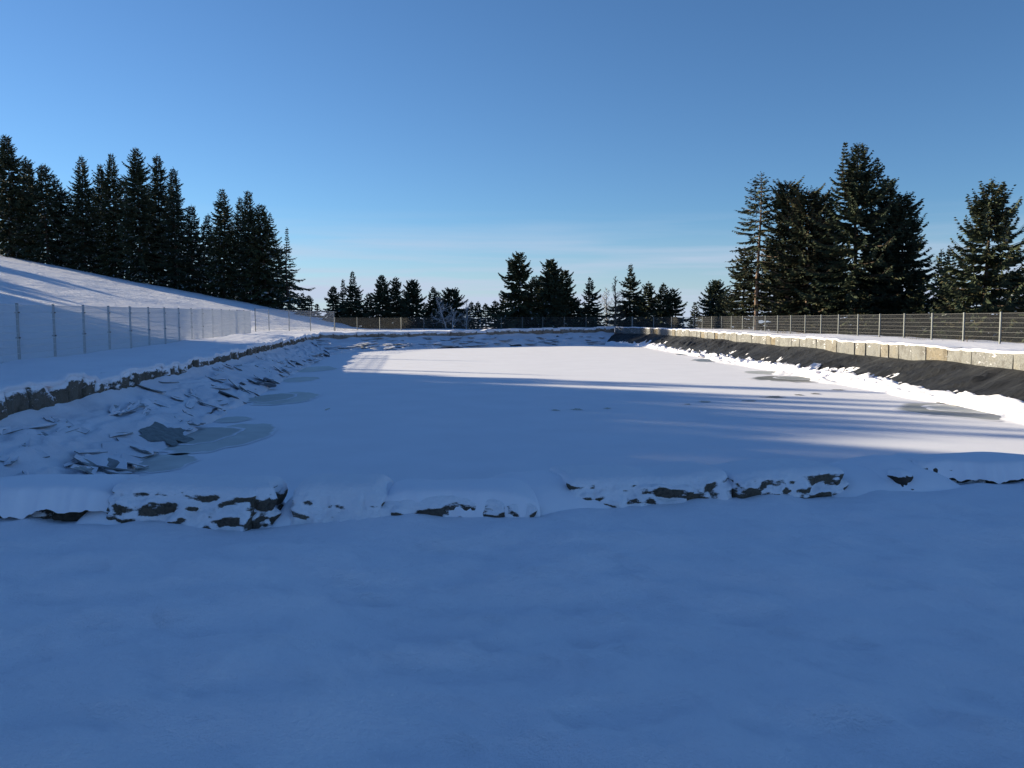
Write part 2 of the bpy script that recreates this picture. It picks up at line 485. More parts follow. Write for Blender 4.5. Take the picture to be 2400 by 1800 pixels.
# ------------------------------------------------------------------ stone walls
def rounded_block(L, T, H, n, rad, rough, seed, taper=0.0):
    """block of L x T x H, its bottom centre-front edge at the origin: x along, y into the bank, z up"""
    nx, ny, nzz = n
    lin = lambda k: np.linspace(-1, 1, k + 1)
    V, Q, off = [], [], 0
    for axis, sgn, (ka, kb) in ((0, 1, (ny, nzz)), (0, -1, (ny, nzz)), (1, 1, (nx, nzz)), (1, -1, (nx, nzz)), (2, 1, (nx, ny)), (2, -1, (nx, ny))):
        A, B = np.meshgrid(lin(ka), lin(kb), indexing='ij')
        P = np.zeros(A.shape + (3,))
        o = [k for k in range(3) if k != axis]
        P[..., axis] = sgn; P[..., o[0]] = A; P[..., o[1]] = B
        f = grid_faces(ka + 1, kb + 1)
        flip = (sgn > 0) == (axis == 1)
        if flip: f = f[:, ::-1]
        V.append(P.reshape(-1, 3)); Q.append(f + off); off += len(V[-1])
    V = np.concatenate(V); Q = np.concatenate(Q)
    # weld
    key = np.round(V * 1000).astype(int)
    _, first, inv = np.unique(key, axis=0, return_index=True, return_inverse=True)
    V = V[first]; Q = inv.reshape(-1)[Q]
    half = np.array([L, T, H]) / 2
    P = V * half
    inner = np.clip(P, -(half - rad), half - rad)
    dlt = P - inner
    ln = np.linalg.norm(dlt, axis=1)[:, None]
    P = np.where(ln > 1e-6, inner + dlt / np.maximum(ln, 1e-6) * np.minimum(ln, rad), P)
    if rough > 0:
        nrm = P / half; nrm /= np.linalg.norm(nrm, axis=1)[:, None]
        a = fbm(P[:, 0] * 2.5 + seed, P[:, 1] * 2.5, P[:, 2] * 2.5 + 3, seed=seed % 97, octv=4)
        P = P + nrm * (a * rough)[:, None]
    if taper:
        P[:, 0] += (P[:, 2] / H) * taper * L
    P[:, 1] += T / 2; P[:, 2] += H / 2
    return P, Q

def build_wall(name, label, W, mat, lens, seed, thick=0.5, rough=0.02, rad=0.03, n=(5, 2, 3), out=1.0, topjit=0.05, gap=0.02):
    """stones set along path W (x, y, e_base, e_top); returns the path and a function s -> stone top"""
    rng = np.random.default_rng(seed)
    path = Path(W)
    root = empty(name, (W[0][0], W[0][1], W[0][2] + CAM_Z), label, "wall")
    s = 0.0
    tops = []
    while s < path.L - 0.3:
        L = lens[0] + (lens[1] - lens[0]) * rng.random() ** 1.3
        L = min(L, path.L - s)
        a, b = path.at(s), path.at(s + L)
        d = b[:2] - a[:2]; ang = math.atan2(d[1], d[0])
        eb, et = (a[2] + b[2]) / 2, (a[3] + b[3]) / 2
        top = et + topjit * (rng.random() * 2 - 1)
        H = top - eb + 0.30
        P, Q = rounded_block(L - gap * (0.3 + rng.random()), thick, H, n, rad, rough, int(rng.integers(1000)), taper=rng.normal() * 0.02)
        P[:, 0] *= 1.0
        mid = (a + b) / 2
        o = mesh_obj("stone", P, Q, mat, root, smooth=rough > 0.025)
        # the stone's depth (+y) points away from the pond; the face is a touch uneven
        nrm = np.array([-d[1], d[0]]) / np.linalg.norm(d) * out
        rot = ang if out > 0 else ang + math.pi
        jit = (rng.random() - 0.5) * 0.05
        pos = mid[:2] + nrm * jit
        o.location = (pos[0] - root.location[0], pos[1] - root.location[1], eb - 0.30 + CAM_Z - root.location[2])
        o.rotation_euler = ((rng.random() - 0.5) * 0.06, (rng.random() - 0.5) * 0.02, rot + (rng.random() - 0.5) * 0.05)
        tops.append((s, s + L, top))
        s += L
    t = np.array(tops)
    def topf(q):
        i = np.clip(np.searchsorted(t[:, 0], q, side='right') - 1, 0, len(t) - 1)
        return t[i, 2]
    return path, topf, root

# going round the pond anticlockwise seen from above the outside lies on the right hand of the path
# left wall runs away from the camera: outside = left hand (+1); back wall runs right: outside = left; right wall comes nearer: outside = left
pL, tL, wall_left = build_wall("stone_wall", "low dark rough stone wall along the shaded left bank below the fence", W_LEFT, M['stone_left'], (0.55, 1.15), 3, rough=0.07, rad=0.07, n=(9, 3, 6), topjit=0.085)
pB, tB, wall_back = build_wall("stone_wall", "snow topped brown stone wall along the far end of the pond", W_BACK, M['stone_back'], (0.8, 1.7), 4, rough=0.045, rad=0.06, n=(5, 2, 3), topjit=0.06)
pR, tR, wall_right = build_wall("stone_wall", "sunlit pale tan stone block wall along the right bank above black liner", W_RIGHT, M['stone_right'], (0.7, 1.45), 5, rough=0.022, rad=0.02, n=(5, 2, 3), topjit=0.035)
pN = Path(W_NEAR)

# ------------------------------------------------------------------ snow ground: rings of vertices running outward from the pond's walls
def ring_samples():
    out = []
    for path, topf, which, step in ((pL, tL, 'L', 0.22), (pB, tB, 'B', 0.3), (pR, tR, 'R', 0.25), (pN, None, 'N', 0.07)):
        n = int(path.L / step)
        s = np.linspace(0, path.L, n, endpoint=False)
        p = path.at(s)
        tops = topf(s) if topf else np.full(n, np.nan)
        out.append((p[:, 0], p[:, 1], p[:, 2], tops))
    return [np.concatenate(k) for k in zip(*out)]
rx, ry, reb, rtop = ring_samples()
isN = np.isnan(rtop)
cx, cy = 0.0, 38.0
# outward direction: mostly the local normal of the four sides, smoothed
tx = np.roll(rx, -4) - np.roll(rx, 4); ty = np.roll(ry, -4) - np.roll(ry, 4)
nx_, ny_ = -ty, tx
nl = np.hypot(nx_, ny_); nx_ /= nl; ny_ /= nl
ker = np.ones(61) / 61
sm = lambda a: np.convolve(np.r_[a[-60:], a, a[:60]], ker, 'same')[60:-60]
rdx, rdy = rx - cx, ry - cy
rl = np.hypot(rdx, rdy); rdx, rdy = rdx / rl, rdy / rl
nsx, nsy = sm(nx_), sm(ny_)
nl = np.hypot(nsx, nsy); nsx /= nl; nsy /= nl
rows = np.r_[-0.14, -0.03, 0.02, 0.08, 0.16, 0.26, 0.40, np.arange(0.55, 9.0, 0.085), np.arange(9.0, 16, 0.35), np.arange(16, 40, 0.8), np.arange(40, 130, 1.6), np.geomspace(132, 9000, 26)]
sm_top = np.where(isN, 0, rtop)
VX, VY, VZ = [], [], []
for d in rows:
    k = sstep(0.5, 60.0, d)
    ox = nsx * (1 - k) + rdx * k; oy = nsy * (1 - k) + rdy * k
    ol = np.hypot(ox, oy); ox, oy = ox / ol, oy / ol
    px, py = rx + ox * d, ry + oy * d
    e = ground_e(px, py)
    # snow blanket lying over the stone tops of three walls
    edge = np.where(isN, e, sm_top + 0.045 + 0.03 * fbm(rx * 1.3, ry * 1.3, seed=21, octv=3))
    kk = sstep(0.25, 1.6, d)
    z = edge * (1 - kk) + e * kk
    if d < 0.0:
        z = np.where(isN, e - 0.05, edge - (0.10 if d < -0.1 else 0.035))
    # fine wind relief in the foreground
    rel = np.exp(-np.hypot(px, py - 3) / 14)
    z = z + rel * (0.035 * fbm(px * 0.7 + 3, py * 1.3, seed=31, octv=2) + 0.034 * fbm(px * 2.6, py * 5.2, seed=33, octv=3, gain=0.6) + 0.010 * fbm(px * 8, py * 13, seed=35, octv=2)) * sstep(0.0, 0.6, d)
    z = z + np.where(isN, (0.012 + 0.045 * fbm(px * 1.7, px * 0, seed=37, octv=3)) * math.exp(-max(d, 0) / 0.30), 0)
    if d < 0:
        px = np.where(isN, rx, rx + ox * (0.04 if d < -0.1 else -0.02)); py = np.where(isN, ry + 0.25, ry + oy * (0.04 if d < -0.1 else -0.02))
    VX.append(px); VY.append(py); VZ.append(z + CAM_Z)
VX, VY, VZ = np.array(VX), np.array(VY), np.array(VZ)
nr, nc = VX.shape
gv = np.stack([VX, VY, VZ], -1).reshape(-1, 3)
gf = grid_faces(nr, nc, wrap=True)[:, ::-1]
fc = gv[gf].mean(1)
xf = np.interp(fc[:, 1], [-60, 0, 23, 60, 75, 82, 120], [-10.5, -12.0, -15.2, -20.3, -16.4, -13.5, -13])
is_hill = (fc[:, 0] < xf - 0.15) & (fc[:, 1] < 135) & (fc[:, 0] > -160) & (fc[:, 1] > -60)
def sub_mesh(name, faces, mat):
    used, inv = np.unique(faces.reshape(-1), return_inverse=True)
    return mesh_obj(name, gv[used], inv.reshape(faces.shape), mat)
tag(sub_mesh("snow_ground", gf[~is_hill], M['snow']), "snow covered ground round the pond", kind="structure")
tag(sub_mesh("hill", gf[is_hill], M['hill_snow']), "snowy hillside rising behind the left fence", kind="structure")

# ------------------------------------------------------------------ pond: liner, ice
def strip(W, I, step, nt_, t0=0.0, t1=1.12):
    pw, pi = Path(W), None
    n = max(2, int(pw.L / step))
    s = np.linspace(0, pw.L, n)
    # matching parameter on the water line
    wp = np.array(W); ip = np.array(I)
    a = pw.at(s)
    b = np.stack([np.interp(s, pw.s, ip[:, k]) for k in (0, 1)], -1)
    t = np.linspace(t0, t1, nt_)[:, None]
    X = a[:, 0] * (1 - t) + b[:, 0] * t
    Y = a[:, 1] * (1 - t) + b[:, 1] * t
    Z = (a[:, 2] + CAM_Z) * (1 - t)
    return s, t, X, Y, Z

liner = []
for W, I, tag_ in ((W_LEFT, I_LEFT, 0), (W_BACK, I_BACK, 1), (W_RIGHT, I_RIGHT, 2), ([(w[0], w[1] + 0.35, -1.5) for w in W_NEAR], I_NEAR, 3)):
    s, t, X, Y, Z = strip([w[:3] for w in W], I, 0.16, 26, -0.08)
    S = np.broadcast_to(s, X.shape); T = np.broadcast_to(t, X.shape)
    if tag_ == 2:
        # diagonal wrinkles pulled down the slope
        q = S * 1.2 + T * 2.2 + 0.8 * fbm(S * 0.25, T * 1.5, seed=41, octv=2)
        rid = 1 - np.abs(vnoise(q, T * 0.6, seed=42))
        rid2 = 1 - np.abs(vnoise(q * 2.7 + 7, T * 1.1, seed=43))
        Z = Z + (0.14 * rid ** 5 + 0.08 * rid2 ** 6 - 0.04) * sstep(0, 0.15, T) * (1 - sstep(0.5, 0.78, T)) + 0.05 * fbm(S * 0.35, T * 2, seed=44, octv=2)
    else:
        Z = Z - 0.05 + 0.03 * fbm(S * 0.6, T * 3, seed=45, octv=2)
    v = np.stack([X, Y, Z], -1).reshape(-1, 3)
    liner.append((v, grid_faces(*X.shape)))
lv, lq = join(liner)
tag(mesh_obj("pond_liner", lv, lq, M['liner']), "black membrane lining the slopes of the pond", kind="structure")

# ice sheet: a grid clipped to the pond (the slopes cover its rim)
ice_loop = np.array(I_LEFT[:-1] + I_BACK[:-1] + I_RIGHT[:-1] + I_NEAR[:-1])
def rim(loop, k):
    c = np.array([0.0, 40.0]); d = loop - c
    return loop + d / np.linalg.norm(d, axis=1)[:, None] * k
ol = rim(ice_loop, 0.9)
ice_pts = Path(np.r_[ol, ol[:1]]).at(np.linspace(0, Path(np.r_[ol, ol[:1]]).L, 240, endpoint=False))
c0 = np.array([0.5, 40.0])
fr = np.r_[1e-4, np.linspace(0.1, 1, 14)]
iv = np.concatenate([c0 + (ice_pts - c0) * f for f in fr])
iz = 0.012 * fbm(iv[:, 0] * 0.3, iv[:, 1] * 0.3, seed=51, octv=2)
iv3 = np.c_[iv, iz * 0.3]
ice = mesh_obj("pond_ice", iv3, np.concatenate([grid_faces(len(fr), 240, wrap=True)[:, ::-1]]), M['ice_snow'])
tag(ice, "frozen pond surface under thin snow", kind="structure")

def blob(cx_, cy_, a, b, rot, seed, n=64, wob=0.12, z=0.010):
    th = np.linspace(0, 2 * math.pi, n, endpoint=False)
    w = 1 + wob * fbm(np.cos(th) * 1.6 + seed, np.sin(th) * 1.6, seed=seed, octv=4, gain=0.6)
    ca, sa = math.cos(rot), math.sin(rot)
    V, inner = [np.array([[cx_, cy_, z]])], [np.ones(1)]
    for f in (0.45, 0.75, 0.88, 1.0):
        x, y = a * w * np.cos(th) * f, b * w * np.sin(th) * f
        V.append(np.c_[cx_ + x * ca - y * sa, cy_ + x * sa + y * ca, np.full(n, z)])
        inner.append(np.full(n, 1 - f))
    F = [[0, 1 + i, 1 + (i + 1) % n] for i in range(n)]
    for r in range(3):
        o = 1 + r * n
        F += [[o + i, o + n + i, o + n + (i + 1) % n, o + (i + 1) % n] for i in range(n)]
    return np.concatenate(V), F, np.concatenate(inner)

def make_patch_mat(name, col, rough, edge):
    """wet ice that passes into the snow round it through a ragged edge"""
    m, nt, b = new_mat(name)
    at = nt.nodes.new("ShaderNodeAttribute"); at.attribute_name = "inner"
    v = coord(nt, 1.0)
    n = noise(nt, v, 2.6, 6, 0.65)
    f = add(nt, at.outputs["Fac"], add(nt, add(nt, n, -0.5), 0.55 * edge, 'MULTIPLY'))
    mr = nt.nodes.new("ShaderNodeMapRange"); mr.interpolation_type = 'SMOOTHSTEP'
    mr.inputs["From Min"].default_value = 0.03
    mr.inputs["From Max"].default_value = 0.03 + edge
    nt.links.new(f, mr.inputs["Value"])
    tone = ramp(nt, noise(nt, v, 1.3, 5), [(0.3, tuple(c * 0.82 for c in col)), (0.7, tuple(c * 1.15 for c in col))])
    mx = nt.nodes.new("ShaderNodeMixRGB")
    mx.inputs["Color1"].default_value = (0.865, 0.85, 0.915, 1)
    nt.links.new(tone, mx.inputs["Color2"]); nt.links.new(mr.outputs["Result"], mx.inputs["Fac"])
    nt.links.new(mx.outputs["Color"], b.inputs["Base Color"])
    rr = nt.nodes.new("ShaderNodeMapRange")
    rr.inputs["To Min"].default_value = 0.75; rr.inputs["To Max"].default_value = rough
    nt.links.new(mr.outputs["Result"], rr.inputs["Value"])
    nt.links.new(rr.outputs["Result"], b.inputs["Roughness"])
    b.inputs["Specular IOR Level"].default_value = 0.3
    bump(nt, b, noise(nt, v, 14.0, 4), 0.12, 0.02)
    return m
M['wet_ice'] = make_patch_mat("wet_ice", (0.50, 0.51, 0.51), 0.5, 0.10)
M['wet_ice_dark'] = make_patch_mat("wet_ice_dark", (0.33, 0.34, 0.34), 0.45, 0.16)
M['slush'] = make_patch_mat("slush", (0.20, 0.205, 0.20), 0.35, 0.18)

def patch(px, py, wpx, hpx, mat, seed, z=0.010, rot=0.0, wob=0.12, name="melt_patch"):
    """irregular patch on the ice: centre and half sizes given by where it lies in the photograph"""
    c = at_e(px, py, -CAM_Z); l = at_e(px + wpx, py, -CAM_Z); u = at_e(px, py - hpx, -CAM_Z); d = at_e(px, py + hpx, -CAM_Z)
    a = abs(l[0] - c[0]); b = abs(u[1] - d[1]) / 2
    V, F, inner = blob(c[0], (u[1] + d[1]) / 2, a * 1.06, b * 1.06, rot, seed, wob=wob, z=z)
    o = mesh_obj(name, V, F, mat, ice, smooth=False)
    at = o.data.attributes.new("inner", 'FLOAT', 'POINT')
    at.data.foreach_set("value", inner.astype(np.float32))
    return o
patch(662, 935, 72, 15, M['wet_ice'], 1)
patch(632, 934, 50, 11, M['wet_ice_dark'], 2, z=0.015)
patch(522, 1028, 98, 34, M['wet_ice'], 3)
patch(468, 1024, 72, 22, M['wet_ice_dark'], 4, z=0.015)
patch(545, 984, 38, 7, M['wet_ice'], 5)
patch(370, 1086, 85, 22, M['wet_ice'], 6)
patch(735, 866, 45, 7, M['wet_ice'], 7)
patch(705, 890, 40, 6, M['wet_ice'], 17)
patch(1850, 889, 76, 7.5, M['slush'], 8, wob=0.2)
patch(1870, 887, 50, 4.5, M['wet_ice_dark'], 9, z=0.016)
patch(1658, 845, 36, 3.6, M['slush'], 10, wob=0.2)
patch(1800, 874, 55, 4, M['wet_ice'], 18)
patch(1600, 831, 16, 1.6, M['slush'], 19)
patch(2290, 966, 160, 21, M['wet_ice_dark'], 11, rot=-0.12)
patch(2350, 962, 160, 12, M['wet_ice'], 12, z=0.017, rot=-0.10)
for k, (px, py, w, h) in enumerate([(1302, 962, 8, 1.4), (1352, 960, 12, 1.6), (1425, 958, 10, 1.2), (1612, 948, 7, 1.2), (1650, 942, 15, 1.7), (1752, 940, 16, 1.0), (1815, 931, 22, 2.2), (1870, 926, 9, 1.3), (1910, 923, 14, 1.2), (1962, 914, 18, 1.2), (767, 960, 4, 2.2)]):
    patch(px, py, w, h, M['slush'], 30 + k, wob=0.5, name="ice_crack")

# ------------------------------------------------------------------ snow crust and broken ice plates on the left and far slopes
slab_rng = np.random.default_rng(77)
def slab_mesh(a, b, th, curl, seed, n=8):
    """thin broken plate a x b, one edge curled up; local z up"""
    rg = np.random.default_rng(seed)
    ang = np.sort((np.arange(n) + rg.random(n) * 0.7) * 2 * math.pi / n)
    rr = 0.8 + 0.35 * rg.random(n)
    ring = np.c_[np.cos(ang) * rr * a, np.sin(ang) * rr * b]
    mid = ring * 0.55
    pts = np.concatenate([[[0, 0]], mid, ring])
    lift = curl * (np.clip(-pts[:, 1] / b, 0, 1.3)) ** 2 + 0.012 * rg.normal(size=len(pts))
    top = np.c_[pts, lift + th]; bot = np.c_[ring, lift[1 + n:]]
    V = np.r_[top, bot]
    F = [[0, 1 + i, 1 + (i + 1) % n] for i in range(n)]
    F += [[1 + i, 1 + n + i, 1 + n + (i + 1) % n, 1 + (i + 1) % n] for i in range(n)]
    F += [[1 + n + (i + 1) % n, 1 + n + i, 1 + 2 * n + i, 1 + 2 * n + (i + 1) % n] for i in range(n)]
    F += [[1 + 2 * n + i for i in range(n)][::-1]]
    mi = [0] * (2 * n) + [1] * n + [1]
    return V, F, mi

def crust(name, label, W, I, step, rows_, amp, seed, hole_amp):
    s, t, X, Y, Z = strip([w[:3] for w in W], I, step, rows_, 0.0, 1.10)
    S = np.broadcast_to(s, X.shape); T = np.broadcast_to(t, X.shape)
    thick = 0.05 + 0.06 * fbm(S * 0.8, T * 3.0, seed=seed, octv=3) * amp
    # layered edges where plates slid over each other
    q = T * 5.0 + 0.9 * fbm(S * 0.35, T * 1.2, seed=seed + 3, octv=3)
    saw = q - np.floor(q)
    thick = thick + 0.07 * amp * (1 - saw) * sstep(0.1, 0.3, T) * (0.4 + 0.6 * (vnoise(S * 0.6, np.floor(q) * 3.7, seed=seed + 4) > -0.1))
    # bare dark liner showing where the crust has dropped off low on the slope
    hole = fbm(S * 0.45 + 5, T * 3.0, seed=seed + 7, octv=3) * sstep(0.45, 0.8, T)
    thick = thick - hole_amp * sstep(0.45, 0.75, hole)
    thick = thick + 0.05 * sstep(0.12, 0.0, T)
    Z = Z + thick * (1 - sstep(1.0, 1.1, T)) - 0.08 * sstep(1.02, 1.1, T)
    o = mesh_obj(name, np.stack([X, Y, Z], -1).reshape(-1, 3), grid_faces(*X.shape), M['crust_snow'])
    tag(o, label, kind="structure")
    return o, s, X, Y, Z
crust_l, sl, XL, YL, ZL = crust("ice_crust", "snowy broken ice crust on the left slope of the pond", W_LEFT, I_LEFT, 0.09, 34, 0.8, 61, 0.16)
crust_b, sb, XB, YB, ZB = crust("ice_crust", "snowy layered ice crust on the far slope of the pond", W_BACK, I_BACK, 0.12, 40, 1.3, 66, 0.24)

def put_slab(parent, W, I, s, t, a, b, th, curl, rz, tx_, ty_, seed, lift=0.06, mats=None):
    pw = Path([w[:3] for w in W]); ip = np.array(I)
    A = pw.at(s); B = np.array([np.interp(s, pw.s, ip[:, k]) for k in (0, 1)])
    pos = np.array([A[0] * (1 - t) + B[0] * t, A[1] * (1 - t) + B[1] * t, (A[2] + CAM_Z) * (1 - t) + lift])
    V, F, mi = slab_mesh(a, b, th, curl, seed)
    down = np.array([B[0] - A[0], B[1] - A[1], -(A[2] + CAM_Z)])
    down /= np.linalg.norm(down)
    o = mesh_obj("ice_slab", V, F, mats or [M['crust_snow'], M['slab_edge']], parent, smooth=False, mat_idx=mi)
    # slope frame: x along the bank, y up the slope... then the plate's own turn and tilt
    y_ax = Vector(-down); z_ax = Vector((0, 0, 1)) - y_ax * y_ax.z; z_ax.normalize(); x_ax = y_ax.cross(z_ax)
    from mathutils import Matrix
    R = Matrix((x_ax, y_ax, z_ax)).transposed()
    R = R @ Matrix.Rotation(rz, 3, 'Z') @ Matrix.Rotation(tx_, 3, 'X') @ Matrix.Rotation(ty_, 3, 'Y')
    o.matrix_parent_inverse.identity()
    o.location = pos
    o.rotation_euler = R.to_euler()
    return o

g = slab_rng
LL = Path([w[:3] for w in W_LEFT]).L
for k in range(95):      # tumbled plates along the water line of the left bank
    s = 2.0 + (LL - 3) * g.random() ** 1.25
    t = 0.74 + 0.25 * g.random() ** 0.8
    sz = (0.09 + 0.24 * g.random() ** 1.8) * (1 + 0.010 * s)
    put_slab(crust_l, W_LEFT, I_LEFT, s, t, sz * (0.7 + 0.5 * g.random()), sz * (0.9 + 0.9 * g.random()), 0.012 + 0.018 * g.random(), 0.05 * g.random(),
             g.normal() * 0.8, 0.07 + g.normal() * 0.15, g.normal() * 0.20, int(g.integers(9999)), lift=0.055 + 0.05 * g.random())
for k in range(50):       # curled plate edges higher up the slope
    s = 2.5 + (LL - 8) * g.random() ** 1.6
    t = 0.08 + 0.62 * g.random()
    put_slab(crust_l, W_LEFT, I_LEFT, s, t, 0.10 + 0.34 * g.random() ** 1.5, 0.10 + 0.14 * g.random(), 0.010 + 0.010 * g.random(), 0.015 + 0.04 * g.random(),
             math.pi / 2 - 0.5 + g.normal() * 0.45, 0.02 + 0.03 * g.random(), 0, int(g.integers(9999)), lift=0.06 + 0.02 * g.random())
for k in range(34):       # long thin lips where the crust has cracked along the bank
    s = 2.0 + 30 * g.random() ** 1.3
    t = 0.10 + 0.65 * g.random()
    put_slab(crust_l, W_LEFT, I_LEFT, s, t, 0.35 + 0.6 * g.random(), 0.06 + 0.06 * g.random(), 0.008 + 0.008 * g.random(), 0.01 + 0.02 * g.random(),
             g.normal() * 0.18, 0.02 + 0.04 * g.random(), 0, int(g.integers(9999)), lift=0.065 + 0.02 * g.random())
LB = Path([w[:3] for w in W_BACK]).L
for k in range(70):
    s = 1.0 + (LB - 2) * g.random()
    t = 0.12 + 0.80 * g.random() ** 0.8
    a = 0.3 + 1.2 * g.random() ** 2
    put_slab(crust_b, W_BACK, I_BACK, s, t, a, 0.2 + 0.30 * g.random(), 0.02 + 0.03 * g.random(), 0.10 * g.random(), g.normal() * 0.30, 0.03 + 0.08 * (g.random() - 0.4), (g.random() - 0.5) * 0.14,
             int(g.integers(9999)), lift=0.09 + 0.05 * g.random())
# bare sheet of dark ice lying on the left slope
c = at_e(392, 1018, -2.20)
V, F, _ = blob(0, 0, 0.48, 0.78, 0.2, 91, n=40, wob=0.45, z=0)
bs = mesh_obj("bare_ice_sheet", V, F, M['dark_ice'], crust_l, smooth=False)
bs.location = (c[0], c[1], 0.150)
bs.rotation_euler = (0, math.radians(17), 0.0)

# ------------------------------------------------------------------ ragged snow and ice along the foot of the right slope
s, t, X, Y, Z = strip([w[:3] for w in W_RIGHT], I_RIGHT, 0.07, 46, 0.40, 1.55)
S = np.broadcast_to(s, X.shape); T = np.broadcast_to(t, X.shape)
Zl = np.where(T < 1, Z, 0.0)
lim = 0.83 - 0.11 * sstep(30, 56, S) - 0.07 * fbm(S * 0.22, S * 0, seed=71, octv=2) - 0.10 * np.abs(fbm(S * 0.7, T * 2.2, seed=72, octv=4))
bulge = sstep(lim, lim + 0.12, T) - 0.5
chunk = np.abs(fbm(S * 1.1 + T * 2, T * 6.0, seed=73, octv=4))
th = 0.13 * bulge + 0.10 * chunk * (T > lim - 0.02) - 0.05
fade = 1 - sstep(0.98, 1.22 + 0.25 * vnoise(S * 0.4, S * 0, seed=74), T)
Zs = Zl + np.where(T < 0.98, th, th * fade - 0.05 * (1 - fade)) + 0.05
snow_edge = mesh_obj("snow_edge", np.stack([X, Y, Zs], -1).reshape(-1, 3), grid_faces(*X.shape), M['cap_snow'])
tag(snow_edge, "ragged snow and ice heaped along the foot of the black liner", kind="structure")
LR = Path([w[:3] for w in W_RIGHT]).L
for k in range(90):
    s_ = 1.0 + (LR - 16) * g.random()
    t_ = 0.78 - 0.12 * sstep(30, 56, s_) + 0.24 * g.random()
    sz = 0.10 + 0.20 * g.random() ** 1.8
    put_slab(snow_edge, W_RIGHT, I_RIGHT, s_, t_, sz * (0.8 + 0.8 * g.random()), sz, 0.03 + 0.05 * g.random(), 0.08 * g.random(), g.random() * 6.28, g.normal() * 0.28, g.normal() * 0.28,
             int(g.integers(9999)), lift=0.03 + 0.05 * g.random(), mats=[M['cap_snow'], M['cap_snow']])

# ------------------------------------------------------------------ near wall: snow buried boulders in front of the camera
wall_near = empty("stone_wall", (0, 5.6, 1.0), "row of snow capped boulders across the near edge of the pond", "wall")
def near_stone(px0, px1, py_base, h, e0, thick, cap, mat, seed, label, rough=0.05, slant=0.10, cap_front=0.03, rad=0.07):
    a = at_e(px0, py_base[0], e0); b = at_e(px1, py_base[1], e0)
    d = b - a; L = np.linalg.norm(d); ang = math.atan2(d[1], d[0])
    H = h + 0.35
    P, Q = rounded_block(L, thick, H, (60, 20, 26), rad, 0.0, seed)
    c_ = np.array([0, thick / 2, H / 2]); nr_ = (P - c_) / np.array([L, thick, H]) * 2
    nr_ /= np.linalg.norm(nr_, axis=1)[:, None]
    topness = sstep(0.80, 0.97, P[:, 2] / H)
    big = fbm(P[:, 0] * 2.2 + seed, P[:, 1] * 2.2, P[:, 2] * 2.6, seed=seed, octv=3)
    fine = np.abs(fbm(P[:, 0] * 8, P[:, 1] * 8, P[:, 2] * 10, seed=seed + 5, octv=3))
    ledge = fbm(P[:, 0] * 3.5 + seed, P[:, 1] * 3.5, P[:, 2] * 15 + 0.8 * big, seed=seed + 7, octv=3)
    P = P + nr_ * (0.030 * ledge * (1 - topness))[:, None]
    P = P + nr_ * (big * rough * (1 - 0.5 * topness) + (0.045 * fine - 0.02) * (1 - 0.92 * topness))[:, None]
    front = np.clip(1 - P[:, 1] / thick, 0, 1)
    P[:, 1] -= slant * front * np.clip(1 - (P[:, 2] - 0.30) / max(h + 0.05, 0.1), 0, 1)       # the face leans out towards its foot
    P[:, 2] += 0.03 * fbm(P[:, 0] * 1.6 + seed, P[:, 0] * 0, seed=seed + 2, octv=2) * topness
    P[:, 2] -= 0.02 * topness * np.clip(np.abs(P[:, 0]) / (L / 2) - 0.6, 0, 1) ** 1.0
    o = mesh_obj("stone", P, Q, mat, wall_near, smooth=True)
    mid = (a + b) / 2
    o.location = (mid[0] - wall_near.location[0], mid[1] - wall_near.location[1], e0 - 0.35 + CAM_Z - wall_near.location[2])
    o.rotation_euler = (0, 0, ang)
    if label: o["label"] = label
    if cap <= 0: return o
    # snow lying on the stone, its lip sagging unevenly over the front
    nu, nv = 90, 40
    U, Vv = np.meshgrid(np.linspace(-1, 1, nu), np.linspace(-1, 1, nv))
    x = U * (L / 2 + 0.03)
    lip = cap_front * (0.4 + 0.9 * np.abs(fbm(x * 3.0 + seed, x * 0, seed=seed + 9, octv=4)))
    y = thick / 2 + Vv * (thick / 2 + np.where(Vv < 0, lip, 0.12))
    prof = np.clip((1 - np.abs(U) ** 6) * np.where(Vv < 0, 1 - np.abs(Vv) ** 7, 1 - np.abs(Vv) ** 3), 0, 1) ** 0.75
    sag = (0.05 + 0.06 * np.abs(fbm(x * 4.0 + seed, x * 0 + 2, seed=seed + 13, octv=4))) * sstep(-0.80, -1.0, Vv)
    z = H - 0.055 - sag + (cap + 0.04) * prof + 0.018 * fbm(x * 1.6 + seed, y * 2.4, seed=seed + 11, octv=2) - 0.16 * sstep(0.4, 1.0, Vv)
    mesh_obj("snow_cap", np.stack([x, y, z], -1).reshape(-1, 3), grid_faces(nv, nu), M['cap_snow'], o)
    return o
E0 = -1.34
near_stone(-140, 256, (1210, 1214), 0.185, E0, 0.55, 0.05, M['stone_bare'], 101, "stone under thick snow with a dark strip along its foot", cap_front=0.10, slant=0.02)
near_stone(262, 600, (1214, 1228), 0.265, E0, 0.50, 0, M['stone_near'], 102, "blocky stone with snow flecked face and rounded snowy top", rough=0.035, slant=0.10, rad=0.06)
near_stone(594, 646, (1224, 1220), 0.215, E0, 0.44, 0, M['stone_dark'], 112, "dark bare stone end with little snow on it", rough=0.03, slant=0.03, cap_front=0.01, rad=0.04)
near_stone(684, 900, (1216, 1216), 0.24, E0, 0.5, 0, M['stone_plaster'], 103, "stone almost fully plastered in snow", rough=0.04, slant=0.14, rad=0.08)
near_stone(895, 1256, (1218, 1216), 0.135, E0, 0.55, 0.085, M['stone_dark'], 104, "stone with a broad bare brown face under its snow", cap_front=0.03, slant=0.05)
near_stone(1335, 1708, (1190, 1168), 0.215, -1.325, 0.55, 0, M['stone_near'], 105, "long stone with snow flecks left of a dark gap", rough=0.035, slant=0.08, rad=0.06)
